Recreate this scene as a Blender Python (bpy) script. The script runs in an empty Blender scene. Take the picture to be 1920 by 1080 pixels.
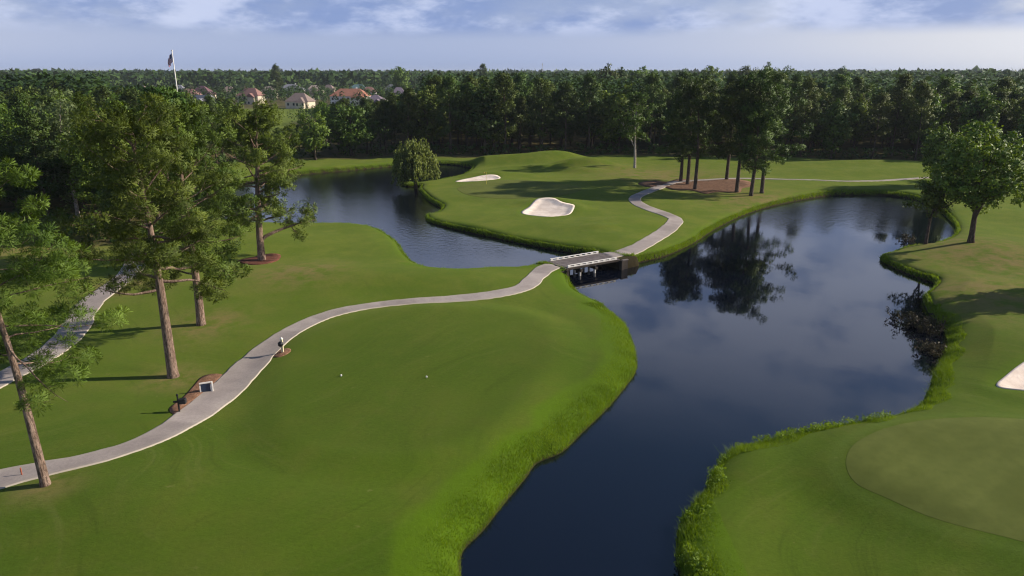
import bpy, bmesh, math, random
import numpy as np
from mathutils import Vector, Matrix

# ------------------------------------------------------------------ camera, sky, sun, exposure
SC = bpy.context.scene
COL = SC.collection
R = math.radians
CAM_Z = 21.0
PITCH = R(16.9)
FPX = 1330.0                      # focal length in photo pixels (1920 wide)
cam_d = bpy.data.cameras.new('camera')
cam_d.sensor_width = 36.0
cam_d.lens = 36.0 * FPX / 1920.0
cam_d.clip_start = 0.5
cam_d.clip_end = 20000.0
cam = bpy.data.objects.new('camera', cam_d)
COL.objects.link(cam)
cam.location = (0, 0, CAM_Z)
cam.rotation_euler = (R(90) - PITCH, 0, 0)
SC.camera = cam

SUN_EL, SUN_AZ = R(27), R(81)     # azimuth clockwise from +Y (view direction)
S_DIR = Vector((math.cos(SUN_EL) * math.sin(SUN_AZ), math.cos(SUN_EL) * math.cos(SUN_AZ), math.sin(SUN_EL)))
sun_d = bpy.data.lights.new('sun', 'SUN')
sun_d.energy = 5.0
sun_d.angle = R(0.6)
sun_d.color = (1.0, 0.89, 0.74)
sun = bpy.data.objects.new('sun', sun_d)
COL.objects.link(sun)
sun.rotation_euler = S_DIR.to_track_quat('Z', 'Y').to_euler()

world = bpy.data.worlds.new('World')
SC.world = world
world.use_nodes = True
wn, wl = world.node_tree.nodes, world.node_tree.links
wn.clear()
w_out = wn.new('ShaderNodeOutputWorld')
w_bg = wn.new('ShaderNodeBackground')
w_bg.inputs['Strength'].default_value = 0.083
sky = wn.new('ShaderNodeTexSky')
sky.sky_type = 'NISHITA'
sky.sun_disc = False
sky.sun_elevation = SUN_EL
sky.sun_rotation = SUN_AZ
sky.air_density = 1.0
sky.dust_density = 0.4
sky.ozone_density = 4.0
tc = wn.new('ShaderNodeTexCoord')
sep = wn.new('ShaderNodeSeparateXYZ')
wl.new(tc.outputs['Generated'], sep.inputs[0])


def wmath(op, a, b=None, clamp=False):
    n = wn.new('ShaderNodeMath')
    n.operation = op
    n.use_clamp = clamp
    for i, v in enumerate((a, b)):
        if v is None:
            continue
        if isinstance(v, (int, float)):
            n.inputs[i].default_value = v
        else:
            wl.new(v, n.inputs[i])
    return n.outputs[0]


def wmix(f, a, b):
    n = wn.new('ShaderNodeMix')
    n.data_type = 'RGBA'
    for s, v in ((n.inputs[0], f), (n.inputs[6], a), (n.inputs[7], b)):
        if isinstance(v, (int, float)):
            s.default_value = v
        elif isinstance(v, tuple):
            s.default_value = v
        else:
            wl.new(v, s)
    return n.outputs[2]


def wnoise(scale, detail, rough, off):
    mp = wn.new('ShaderNodeMapping')
    mp.inputs['Location'].default_value = off
    mp.inputs['Scale'].default_value = (scale, scale, scale * 2.7)
    wl.new(tc.outputs['Generated'], mp.inputs[0])
    n = wn.new('ShaderNodeTexNoise')
    n.inputs['Scale'].default_value = 1.0
    n.inputs['Detail'].default_value = detail
    n.inputs['Roughness'].default_value = rough
    wl.new(mp.outputs[0], n.inputs['Vector'])
    return n.outputs['Fac']


def wramp(fac, lo, hi):
    n = wn.new('ShaderNodeMapRange')
    n.interpolation_type = 'SMOOTHSTEP'
    n.inputs['From Min'].default_value = lo
    n.inputs['From Max'].default_value = hi
    wl.new(fac, n.inputs['Value'])
    return n.outputs[0]


thick = wmath('MULTIPLY', wmath('MINIMUM', sep.outputs[2], 0.35), 0.5)   # the deck closes up away from the horizon
c_mass = wramp(wmath('ADD', wnoise(5.0, 6, 0.55, (3.1, 1.7, 0)), thick), 0.36, 0.60)      # blue-grey cloud decks
c_puff = wramp(wmath('ADD', wnoise(9.0, 7, 0.58, (9.7, 4.2, 0.3)), thick), 0.46, 0.70)      # sunlit parts of the decks
lift = wramp(sep.outputs[2], 0.040, 0.062)                            # decks begin a little above the horizon
lift = wmath('MULTIPLY', lift, wramp(sep.outputs[2], 0.50, 0.30))          # clear overhead
f_mass = wmath('MULTIPLY', wmath('MULTIPLY', c_mass, lift), 0.85)
f_puff = wmath('MULTIPLY', wmath('MULTIPLY', c_puff, lift), 0.7)
bw = wn.new('ShaderNodeRGBToBW')
wl.new(sky.outputs[0], bw.inputs[0])
moist = wn.new('ShaderNodeMix')                                       # moist summer air: bluish white instead of yellow near the horizon
moist.data_type = 'RGBA'
moist.blend_type = 'MULTIPLY'
moist.inputs[0].default_value = 1.0
wl.new(bw.outputs[0], moist.inputs[6])
wl.new(wmix(wramp(bw.outputs[0], 3.6, 7.0), (0.72, 0.90, 1.40, 1), (1.0, 1.02, 1.10, 1)), moist.inputs[7])
sk0 = wmix(wramp(sep.outputs[2], 0.40, 0.02), sky.outputs[0], moist.outputs[2])
sk1 = wmix(f_mass, sk0, (2.1, 3.0, 5.6, 1))
sk2 = wmix(f_puff, sk1, (6.3, 6.9, 8.8, 1))
wl.new(sk2, w_bg.inputs['Color'])
wl.new(w_bg.outputs[0], w_out.inputs['Surface'])

SC.view_settings.view_transform = 'Standard'
SC.view_settings.look = 'None'
SC.view_settings.exposure = 0.42
SC.view_settings.gamma = 1.0
SC.view_settings.use_curve_mapping = False
SC.render.engine = 'CYCLES'
SC.cycles.max_bounces = 6
SC.cycles.diffuse_bounces = 1
SC.cycles.glossy_bounces = 3
SC.cycles.transmission_bounces = 3
SC.cycles.volume_bounces = 0
SC.cycles.use_denoising = True
SC.cycles.filter_width = 1.15
SC.cycles.use_adaptive_sampling = True
SC.cycles.adaptive_threshold = 0.015
SC.cycles.sample_clamp_indirect = 4.0

# ------------------------------------------------------------------ helpers
CP, SP = math.cos(PITCH), math.sin(PITCH)


def P(px, py, z=1.0):
    """Photo pixel -> ground point (x, y) on the level z."""
    a = (px - 960.0) / FPX
    b = (540.0 - py) / FPX
    dx, dy, dz = a, CP + b * SP, -SP + b * CP
    t = (z - CAM_Z) / dz
    return (dx * t, dy * t)


def at(px, py, Y):
    """Photo pixel -> point at forward distance Y."""
    a = (px - 960.0) / FPX
    b = (540.0 - py) / FPX
    t = Y / (CP + b * SP)
    return (a * t, Y, CAM_Z + (-SP + b * CP) * t)


def to_px(x, y, z):
    zc = y * CP - (z - CAM_Z) * SP
    return 960 + FPX * x / zc, 540 - FPX * (y * SP + (z - CAM_Z) * CP) / zc


def catmull(pts, n=6, closed=True):
    pts = [np.array(p, float) for p in pts]
    out = []
    m = len(pts)
    for i in range(m if closed else m - 1):
        if closed:
            p0, p1, p2, p3 = pts[i - 1], pts[i], pts[(i + 1) % m], pts[(i + 2) % m]
        else:
            p0, p1, p2, p3 = pts[max(i - 1, 0)], pts[i], pts[i + 1], pts[min(i + 2, m - 1)]
        for k in range(n):
            t = k / n
            out.append(0.5 * ((2 * p1) + (-p0 + p2) * t + (2 * p0 - 5 * p1 + 4 * p2 - p3) * t * t + (-p0 + 3 * p1 - 3 * p2 + p3) * t ** 3))
    if not closed:
        out.append(pts[-1])
    return np.array(out)


def poly_dist(x, y, poly, closed=True, far=14.0):
    """Distance to a polyline (negative outside / positive inside if closed), clamped at far."""
    x = np.asarray(x, float)
    y = np.asarray(y, float)
    d = np.full(x.shape, far)
    ins = np.zeros(x.shape, bool)
    lo, hi = poly.min(0) - far, poly.max(0) + far
    m = (x > lo[0]) & (x < hi[0]) & (y > lo[1]) & (y < hi[1])
    if not m.any():
        return -d if closed else d
    xs, ys = x[m], y[m]
    dd = np.full(xs.shape, far * far)
    ii = np.zeros(xs.shape, bool)
    n = len(poly)
    for i in range(n if closed else n - 1):
        ax, ay = poly[i]
        bx, by = poly[(i + 1) % n]
        if closed:
            c = (ay > ys) != (by > ys)
            if c.any():
                ii ^= c & (xs < (bx - ax) * (ys - ay) / (by - ay + 1e-12) + ax)
        k = (xs > min(ax, bx) - far) & (xs < max(ax, bx) + far) & (ys > min(ay, by) - far) & (ys < max(ay, by) + far)
        if not k.any():
            continue
        X, Y = xs[k], ys[k]
        vx, vy = bx - ax, by - ay
        L = vx * vx + vy * vy + 1e-12
        t = np.clip(((X - ax) * vx + (Y - ay) * vy) / L, 0, 1)
        q = (X - ax - t * vx) ** 2 + (Y - ay - t * vy) ** 2
        dd[k] = np.minimum(dd[k], q)
    r = np.sqrt(dd)
    d[m] = r
    ins[m] = ii
    return np.where(ins, d, -d) if closed else d


def sstep(a, b, v):
    t = np.clip((v - a) / (b - a), 0, 1)
    return t * t * (3 - 2 * t)


def vnoise(x, y, seed=0):
    xi, yi = np.floor(x), np.floor(y)
    fx, fy = x - xi, y - yi
    fx, fy = fx * fx * (3 - 2 * fx), fy * fy * (3 - 2 * fy)

    def h(a, b):
        v = np.sin(a * 127.1 + b * 311.7 + seed * 74.7) * 43758.5453
        return v - np.floor(v)
    return (h(xi, yi) * (1 - fx) * (1 - fy) + h(xi + 1, yi) * fx * (1 - fy) + h(xi, yi + 1) * (1 - fx) * fy + h(xi + 1, yi + 1) * fx * fy) * 2 - 1


def np_mesh(name, verts, faces, attrs=None, smooth=False, normals=None):
    verts = np.asarray(verts, np.float32)
    faces = np.asarray(faces, np.int32)
    me = bpy.data.meshes.new(name)
    me.vertices.add(len(verts))
    me.vertices.foreach_set('co', verts.ravel())
    k = faces.shape[1]
    me.loops.add(faces.size)
    me.loops.foreach_set('vertex_index', faces.ravel())
    me.polygons.add(len(faces))
    me.polygons.foreach_set('loop_start', np.arange(0, faces.size, k, dtype=np.int32))
    if smooth:
        me.polygons.foreach_set('use_smooth', np.ones(len(faces), bool))
    for an, av in (attrs or {}).items():
        a = me.attributes.new(an, 'FLOAT', 'POINT')
        a.data.foreach_set('value', np.asarray(av, np.float32))
    me.update(calc_edges=True)
    if normals is not None:
        me.polygons.foreach_set('use_smooth', np.ones(len(faces), bool))
        me.normals_split_custom_set_from_vertices(np.asarray(normals, np.float32))
    return me


def link(name, me, mat=None, parent=None):
    o = bpy.data.objects.new(name, me)
    COL.objects.link(o)
    if me is not None and mat is not None and not me.materials:
        me.materials.append(mat)
    if parent is not None:
        o.parent = parent
    return o


def empty(name, loc, rz=0.0):
    o = bpy.data.objects.new(name, None)
    COL.objects.link(o)
    o.location = loc
    o.rotation_euler = (0, 0, rz)
    o.empty_display_size = 0.3
    return o


def tag(o, label=None, cat=None, group=None, kind=None):
    if label:
        o['label'] = label
    if cat:
        o['category'] = cat
    if group:
        o['group'] = group
    if kind:
        o['kind'] = kind
    return o


class MB:
    """Collects boxes, prisms, tubes into one mesh."""

    def __init__(self):
        self.v, self.f = [], []

    def add(self, vs, fs):
        b = len(self.v)
        self.v += [tuple(v) for v in vs]
        self.f += [tuple(i + b for i in f) for f in fs]
        return self

    def box(self, x0, x1, y0, y1, z0, z1):
        return self.add([(x0, y0, z0), (x1, y0, z0), (x1, y1, z0), (x0, y1, z0), (x0, y0, z1), (x1, y0, z1), (x1, y1, z1), (x0, y1, z1)],
                        [(0, 3, 2, 1), (4, 5, 6, 7), (0, 1, 5, 4), (1, 2, 6, 5), (2, 3, 7, 6), (3, 0, 4, 7)])

    def tube(self, pts, radii, n=8, cap=True):
        b = len(self.v)
        pts = [Vector(p) for p in pts]
        for i, p in enumerate(pts):
            d = (pts[min(i + 1, len(pts) - 1)] - pts[max(i - 1, 0)])
            d = d.normalized() if d.length > 1e-6 else Vector((0, 0, 1))
            u = d.cross(Vector((0.13, 1, 0.07)) if abs(d.y) < 0.9 else Vector((1, 0, 0))).normalized()
            w = d.cross(u)
            for k in range(n):
                a = 2 * math.pi * k / n
                self.v.append(tuple(p + (u * math.cos(a) + w * math.sin(a)) * radii[i]))
        for i in range(len(pts) - 1):
            for k in range(n):
                k2 = (k + 1) % n
                self.f.append((b + i * n + k, b + i * n + k2, b + (i + 1) * n + k2, b + (i + 1) * n + k))
        if cap:
            self.f.append(tuple(b + k for k in range(n))[::-1])
            self.f.append(tuple(b + (len(pts) - 1) * n + k for k in range(n)))
        return self

    def mesh(self, name, bevel=0.0, smooth=False):
        me = bpy.data.meshes.new(name)
        me.from_pydata(self.v, [], self.f)
        if bevel:
            bm = bmesh.new()
            bm.from_mesh(me)
            bmesh.ops.bevel(bm, geom=bm.edges[:], offset=bevel, segments=1, affect='EDGES', clamp_overlap=True)
            bm.to_mesh(me)
            bm.free()
        if smooth:
            for p in me.polygons:
                p.use_smooth = True
        me.update()
        return me

    def build(self, name, mat, parent=None, **kw):
        return link(name, self.mesh(name, **kw), mat, parent)


# ------------------------------------------------------------------ materials
def new_mat(name):
    m = bpy.data.materials.new(name)
    m.use_nodes = True
    nt = m.node_tree
    nt.nodes.clear()
    return m, nt, nt.nodes, nt.links


class NT:
    def __init__(self, name):
        self.m, self.t, self.n, self.l = new_mat(name)
        self.out = self.n.new('ShaderNodeOutputMaterial')
        g = self.n.new('ShaderNodeNewGeometry')
        self.pos = g.outputs['Position']

    def put(self, s, v):
        if hasattr(v, 'is_linked') or hasattr(v, 'links'):
            self.l.new(v, s)
        else:
            s.default_value = v

    def noise(self, scale, detail=3, rough=0.55, vec=None, stretch=None, off=(0, 0, 0)):
        mp = self.n.new('ShaderNodeMapping')
        mp.inputs['Scale'].default_value = stretch or (1, 1, 1)
        mp.inputs['Location'].default_value = off
        self.l.new(vec or self.pos, mp.inputs[0])
        n = self.n.new('ShaderNodeTexNoise')
        n.inputs['Scale'].default_value = scale
        n.inputs['Detail'].default_value = detail
        n.inputs['Roughness'].default_value = rough
        self.l.new(mp.outputs[0], n.inputs['Vector'])
        return n.outputs['Fac']

    def ramp(self, fac, lo, hi, a=0.0, b=1.0):
        n = self.n.new('ShaderNodeMapRange')
        n.interpolation_type = 'SMOOTHSTEP'
        self.put(n.inputs['Value'], fac)
        n.inputs['From Min'].default_value = lo
        n.inputs['From Max'].default_value = hi
        n.inputs['To Min'].default_value = a
        n.inputs['To Max'].default_value = b
        return n.outputs[0]

    def mix(self, f, a, b, blend='MIX'):
        n = self.n.new('ShaderNodeMix')
        n.data_type = 'RGBA'
        n.blend_type = blend
        self.put(n.inputs[0], f)
        self.put(n.inputs[6], a)
        self.put(n.inputs[7], b)
        return n.outputs[2]

    def math(self, op, a, b=0.0, clamp=False):
        n = self.n.new('ShaderNodeMath')
        n.operation = op
        n.use_clamp = clamp
        self.put(n.inputs[0], a)
        self.put(n.inputs[1], b)
        return n.outputs[0]

    def attr(self, name):
        n = self.n.new('ShaderNodeAttribute')
        n.attribute_name = name
        return n.outputs['Fac']

    def objrand(self):
        return self.n.new('ShaderNodeObjectInfo').outputs['Random']

    def bump(self, h, strength, dist):
        n = self.n.new('ShaderNodeBump')
        n.inputs['Strength'].default_value = strength
        n.inputs['Distance'].default_value = dist
        self.l.new(h, n.inputs['Height'])
        return n.outputs[0]

    def bsdf(self, col, rough=0.8, spec=0.3, normal=None, metal=0.0):
        n = self.n.new('ShaderNodeBsdfPrincipled')
        self.put(n.inputs['Base Color'], col)
        self.put(n.inputs['Roughness'], rough)
        n.inputs['Specular IOR Level'].default_value = spec
        n.inputs['Metallic'].default_value = metal
        if normal is not None:
            self.l.new(normal, n.inputs['Normal'])
        self.l.new(n.outputs[0], self.out.inputs['Surface'])
        return n

    def hsv(self, col, h=0.5, s=1.0, v=1.0):
        n = self.n.new('ShaderNodeHueSaturation')
        self.put(n.inputs['Hue'], h)
        self.put(n.inputs['Saturation'], s)
        self.put(n.inputs['Value'], v)
        self.put(n.inputs['Color'], col)
        return n.outputs[0]


def c3(r, g, b):
    return (r, g, b, 1.0)


def plain(name, col, rough=0.7, spec=0.3, var=0.25, scale=3.0, bump=0.0, metal=0.0):
    t = NT(name)
    n = t.noise(scale, 5, 0.6)
    c = t.mix(t.ramp(n, 0.3, 0.7), c3(*[v * (1 - var) for v in col]), c3(*[min(1, v * (1 + var)) for v in col]))
    nb = t.bump(t.noise(scale * 6, 4), bump, 0.05) if bump else None
    t.bsdf(c, rough, spec, nb, metal)
    return t.m


def sheen(n, w=0.07):
    n.inputs['Sheen Weight'].default_value = w          # blade tips catch the light at low view angles
    n.inputs['Sheen Roughness'].default_value = 0.5
    n.inputs['Sheen Tint'].default_value = (0.72, 0.78, 0.28, 1)


def grass_mat():
    t = NT('mown_turf')
    big = t.noise(0.045, 4, 0.55)
    mid = t.noise(0.33, 6, 0.62)
    fine = t.noise(4.0, 5, 0.75)
    warp = t.noise(0.045, 2, 0.5, off=(31, 7, 0))

    def swaths(rot, freq, wgt):
        """Mower passes: soft bands and thin scalped streaks running one way, bent by the ground."""
        mp = t.n.new('ShaderNodeMapping')
        mp.inputs['Rotation'].default_value = (0, 0, R(rot))
        t.l.new(t.pos, mp.inputs[0])
        wv = t.n.new('ShaderNodeVectorMath')
        wv.operation = 'ADD'
        t.l.new(mp.outputs[0], wv.inputs[0])
        cx = t.n.new('ShaderNodeCombineXYZ')
        t.l.new(t.math('MULTIPLY', warp, wgt), cx.inputs[0])
        t.l.new(cx.outputs[0], wv.inputs[1])
        sx = t.n.new('ShaderNodeSeparateXYZ')
        t.l.new(wv.outputs[0], sx.inputs[0])
        band = t.math('MULTIPLY', t.math('ADD', t.math('SINE', t.math('MULTIPLY', sx.outputs[0], freq)), 1.0), 0.5)
        streak = t.noise(0.9, 5, 0.65, vec=wv.outputs[0], stretch=(1.5, 0.10, 1))
        return band, streak
    b1, s1 = swaths(32, 1.5, 20.0)
    b2, s2 = swaths(-40, 1.2, 28.0)
    pick = t.ramp(t.noise(0.03, 2, 0.4, off=(11, 3, 0)), 0.45, 0.55)
    band = t.math('ADD', t.math('MULTIPLY', b1, pick), t.math('MULTIPLY', b2, t.math('SUBTRACT', 1.0, pick)))
    streak = t.math('ADD', t.math('MULTIPLY', s1, pick), t.math('MULTIPLY', s2, t.math('SUBTRACT', 1.0, pick)))
    c = t.mix(t.ramp(big, 0.35, 0.65), c3(0.054, 0.100, 0.006), c3(0.086, 0.132, 0.011))
    c = t.mix(t.ramp(mid, 0.38, 0.72, 0, 0.55), c, c3(0.100, 0.118, 0.017))
    c = t.mix(t.math('MULTIPLY', band, 0.30), c, c3(0.045, 0.090, 0.005))
    c = t.mix(t.ramp(streak, 0.52, 0.74, 0, 0.36), c, c3(0.128, 0.142, 0.036))
    c = t.mix(t.ramp(streak, 0.46, 0.30, 0, 0.45), c, c3(0.038, 0.066, 0.005))
    c = t.mix(t.ramp(t.noise(1.4, 5, 0.7, off=(8, 2, 0)), 0.64, 0.74, 0, 0.5), c, c3(0.170, 0.165, 0.060))
    c = t.mix(t.math('MULTIPLY', t.attr('far_lightening'), 0.62), c, t.mix(t.ramp(mid, 0.35, 0.7), c3(0.098, 0.146, 0.014), c3(0.150, 0.182, 0.026)))  # far turf painted lighter, standing in for brightness at low view angles
    c = t.mix(t.math('MULTIPLY', t.attr('rough'), t.ramp(mid, 0.3, 0.6, 0.6, 1.0)), c, c3(0.074, 0.136, 0.005))
    c = t.mix(t.math('MULTIPLY', t.attr('collar'), 0.55), c, c3(0.088, 0.138, 0.020))
    c = t.mix(t.math('MULTIPLY', t.attr('tee'), 0.32), c, c3(0.042, 0.074, 0.005))
    dry = t.math('MULTIPLY', t.attr('dry'), t.ramp(t.noise(0.55, 5, 0.65), 0.35, 0.62))
    c = t.mix(dry, c, c3(0.185, 0.145, 0.055))
    c = t.mix(t.attr('litter'), c, t.mix(t.ramp(mid, 0.4, 0.6), c3(0.050, 0.042, 0.020), c3(0.090, 0.065, 0.032)))
    c = t.mix(t.attr('mud_shade'), c, c3(0.028, 0.022, 0.012))  # wet soil at near edges; on far banks painted shade of the steep face
    c = t.mix(t.ramp(fine, 0.3, 0.75, 0, 0.5), c, t.hsv(c, v=0.62))
    sheen(t.bsdf(c, 0.95, 0.04, t.bump(t.noise(5.0, 6, 0.8), 0.35, 0.12)))
    return t.m


def leaf_mat(name, lo, hi, hue_var=0.035, val_var=0.5, trans=0.35):
    t = NT(name)
    tint = t.attr('tint')                       # random per clump
    r = t.objrand()
    c = t.mix(tint, c3(*lo), c3(*hi))
    c = t.hsv(c, h=t.ramp(r, 0, 1, 0.5 - hue_var, 0.5 + hue_var), v=t.ramp(t.math('FRACT', t.math('MULTIPLY', r, 7.31)), 0, 1, 1 - val_var / 2, 1 + val_var / 2))
    d = t.n.new('ShaderNodeBsdfPrincipled')
    t.l.new(c, d.inputs['Base Color'])
    d.inputs['Roughness'].default_value = 0.6
    d.inputs['Specular IOR Level'].default_value = 0.25
    tr = t.n.new('ShaderNodeBsdfTranslucent')
    t.l.new(t.hsv(c, h=0.485, s=1.15, v=1.25), tr.inputs['Color'])
    mx = t.n.new('ShaderNodeMixShader')
    mx.inputs[0].default_value = trans
    t.l.new(d.outputs[0], mx.inputs[1])
    t.l.new(tr.outputs[0], mx.inputs[2])
    t.l.new(mx.outputs[0], t.out.inputs['Surface'])
    return t.m


def bark_mat(name, a, b):
    t = NT(name)
    tco = t.n.new('ShaderNodeTexCoord').outputs['Object']
    n = t.noise(2.2, 6, 0.7, vec=tco, stretch=(2.6, 2.6, 0.7))
    n2 = t.noise(7.0, 5, 0.7, vec=tco, stretch=(2.2, 2.2, 0.45))
    c = t.mix(t.ramp(n, 0.35, 0.65), c3(*a), c3(*b))
    c = t.mix(t.ramp(n2, 0.42, 0.52, 0.75, 0.0), c, c3(*[v * 0.35 for v in a]))
    t.bsdf(c, 0.9, 0.1, t.bump(n2, 0.8, 0.08))
    return t.m


def water_mat():
    t = NT('pond_water')
    sx = t.n.new('ShaderNodeSeparateXYZ')
    t.l.new(t.pos, sx.inputs[0])
    wob = t.math('MULTIPLY', t.noise(0.05, 3, 0.5), 30.0)
    left = t.math('MULTIPLY', t.ramp(t.math('ADD', sx.outputs[0], wob), 22, 6), t.ramp(sx.outputs[1], 72, 84))
    far = t.ramp(t.math('ADD', sx.outputs[1], wob), 108, 126)
    wind = t.math('MAXIMUM', left, far)                       # breeze ruffles the open far reaches, the near channel lies still
    patch = t.ramp(t.noise(0.035, 3, 0.5, stretch=(1, 0.6, 1), off=(4, 9, 0)), 0.42, 0.66)
    rip = t.noise(1.9, 3, 0.6, stretch=(1, 0.6, 1))
    rip2 = t.noise(0.35, 2, 0.5, stretch=(1, 0.7, 1))
    amp = t.math('ADD', t.math('MULTIPLY', patch, 0.5), t.math('ADD', t.math('MULTIPLY', wind, 7.0), 0.2))
    h = t.math('ADD', t.math('MULTIPLY', rip, amp), t.math('MULTIPLY', rip2, 0.7))
    film = t.ramp(t.noise(1.1, 6, 0.75, off=(2, 5, 0)), 0.66, 0.74, 0, 0.5)
    col = t.mix(film, c3(0.0022, 0.0036, 0.0085), c3(0.012, 0.014, 0.015))
    n = t.bsdf(col, t.math('ADD', t.ramp(patch, 0, 1, 0.03, 0.07), t.math('MULTIPLY', wind, 0.10)), 0.5, t.bump(h, 0.11, 0.06))
    n.inputs['IOR'].default_value = 1.6
    return t.m


def path_mat():
    t = NT('worn_concrete')
    n = t.noise(0.5, 5, 0.6)
    f = t.noise(7.0, 5, 0.7)
    c = t.mix(t.ramp(n, 0.3, 0.7), c3(0.300, 0.258, 0.240), c3(0.390, 0.338, 0.310))
    c = t.mix(t.ramp(t.noise(0.17, 4, 0.6, off=(3, 3, 0)), 0.5, 0.7, 0, 0.5), c, c3(0.240, 0.206, 0.196))
    c = t.mix(t.ramp(f, 0.35, 0.7, 0, 0.4), c, c3(0.205, 0.178, 0.166))
    c = t.hsv(c, v=t.ramp(t.attr('slab'), 0, 1, 0.88, 1.10))
    edge = t.math('MULTIPLY', t.attr('edge'), t.ramp(n, 0.25, 0.6, 0.55, 1.0))
    c = t.mix(edge, c, c3(0.440, 0.390, 0.310))
    t.bsdf(c, 0.9, 0.15, t.bump(f, 0.25, 0.02))
    return t.m


def sand_mat():
    t = NT('bunker_sand')
    n = t.noise(0.8, 5, 0.6)
    c = t.mix(t.ramp(n, 0.3, 0.7), c3(0.66, 0.55, 0.46), c3(0.84, 0.73, 0.63))
    t.bsdf(c, 0.95, 0.1, t.bump(t.noise(3.0, 5, 0.7), 0.5, 0.1))
    return t.m


def straw_mat(name, a, b):
    t = NT(name)
    n = t.noise(1.6, 6, 0.7)
    c = t.mix(t.ramp(n, 0.3, 0.7), c3(*a), c3(*b))
    c = t.mix(t.ramp(t.noise(9.0, 4, 0.7), 0.45, 0.6, 0, 0.6), c, c3(a[0] * 0.45, a[1] * 0.45, a[2] * 0.45))
    t.bsdf(c, 0.95, 0.1, t.bump(t.noise(12.0, 4, 0.7), 0.7, 0.05))
    return t.m


def green_mat():
    t = NT('putting_turf')
    n = t.noise(0.3, 5, 0.6)
    c = t.mix(t.ramp(n, 0.3, 0.7), c3(0.078, 0.096, 0.020), c3(0.108, 0.128, 0.030))
    sx = t.n.new('ShaderNodeSeparateXYZ')
    mp = t.n.new('ShaderNodeMapping')
    mp.inputs['Rotation'].default_value = (0, 0, R(55))
    t.l.new(t.pos, mp.inputs[0])
    t.l.new(mp.outputs[0], sx.inputs[0])
    band = t.math('MULTIPLY', t.math('ADD', t.math('SINE', t.math('MULTIPLY', sx.outputs[0], 5.5)), 1.0), 0.09)
    c = t.mix(band, c, c3(0.060, 0.082, 0.016))
    c = t.mix(t.ramp(t.noise(2.5, 4, 0.65), 0.4, 0.75, 0, 0.4), c, c3(0.066, 0.080, 0.016))
    sheen(t.bsdf(c, 0.95, 0.04, t.bump(t.noise(14.0, 4, 0.7), 0.25, 0.03)))
    return t.m


M = {
    'turf': grass_mat(),
    'green': green_mat(),
    'water': water_mat(),
    'path': path_mat(),
    'sand': sand_mat(),
    'straw': straw_mat('pine_straw', (0.20, 0.105, 0.062), (0.33, 0.185, 0.115)),
    'mulch': straw_mat('red_mulch', (0.115, 0.046, 0.030), (0.205, 0.086, 0.056)),
    'farstraw': straw_mat('patchy_pine_straw', (0.115, 0.068, 0.040), (0.250, 0.140, 0.092)),
    'pine': leaf_mat('pine_needles', (0.040, 0.078, 0.008), (0.125, 0.190, 0.024), 0.02, 0.3, 0.18),
    'pine_near': leaf_mat('pine_needles_fresh', (0.064, 0.112, 0.012), (0.160, 0.235, 0.032), 0.01, 0.15, 0.22),
    'forest': leaf_mat('forest_needles', (0.028, 0.056, 0.009), (0.086, 0.130, 0.023), 0.02, 0.5, 0.16),
    'broad': leaf_mat('broad_leaves', (0.046, 0.086, 0.010), (0.135, 0.195, 0.028), 0.02, 0.7, 0.2),
    'pale': leaf_mat('pale_leaves', (0.085, 0.125, 0.040), (0.190, 0.225, 0.095), 0.01, 0.2, 0.35),
    'willow': leaf_mat('willow_leaves', (0.100, 0.138, 0.030), (0.200, 0.250, 0.072), 0.01, 0.1, 0.4),
    'bankgrass': leaf_mat('long_bank_grass', (0.110, 0.190, 0.012), (0.200, 0.300, 0.030), 0.0, 0.0, 0.4),
    'brush': leaf_mat('dead_brush', (0.030, 0.026, 0.014), (0.080, 0.070, 0.028), 0.0, 0.0, 0.2),
    'bark': bark_mat('pine_bark', (0.150, 0.098, 0.072), (0.340, 0.245, 0.190)),
    'bark_pale': bark_mat('pale_bark', (0.36, 0.31, 0.26), (0.56, 0.49, 0.42)),
    'bark_dark': bark_mat('dark_bark', (0.075, 0.055, 0.042), (0.150, 0.115, 0.090)),
    'white': plain('white_paint', (0.70, 0.67, 0.61), 0.55, 0.35, 0.08, 1.2),
    'plank': plain('weathered_deck_wood', (0.150, 0.128, 0.122), 0.85, 0.2, 0.25, 2.0, 0.3),
    'timber': plain('dark_creosote_timber', (0.045, 0.036, 0.030), 0.85, 0.2, 0.35, 1.5, 0.4),
    'black': plain('black_paint', (0.012, 0.013, 0.015), 0.45, 0.4, 0.2, 4.0),
    'navy': plain('navy_sign_face', (0.016, 0.030, 0.060), 0.4, 0.45, 0.15, 2.0),
    'cream': plain('cream_post_paint', (0.62, 0.56, 0.36), 0.6, 0.3, 0.1, 3.0),
    'stake': plain('rust_red_stake', (0.30, 0.085, 0.045), 0.7, 0.3, 0.15, 6.0),
    'flag_red': plain('flag_red', (0.42, 0.030, 0.045), 0.8, 0.2, 0.1, 1.0),
    'flag_blue': plain('flag_blue', (0.030, 0.040, 0.130), 0.8, 0.2, 0.1, 1.0),
    'flag_white': plain('flag_white', (0.75, 0.74, 0.76), 0.8, 0.2, 0.05, 1.0),
    'yellow': plain('yellow_flag', (0.75, 0.62, 0.12), 0.7, 0.2, 0.1, 1.0),
    'glass': plain('window_glass', (0.020, 0.026, 0.034), 0.12, 0.5, 0.1, 1.0),
    'steel': plain('galvanised_steel', (0.55, 0.56, 0.58), 0.5, 0.5, 0.1, 1.0),
    'concrete': plain('pale_concrete', (0.50, 0.47, 0.43), 0.85, 0.2, 0.12, 2.0),
}

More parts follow.
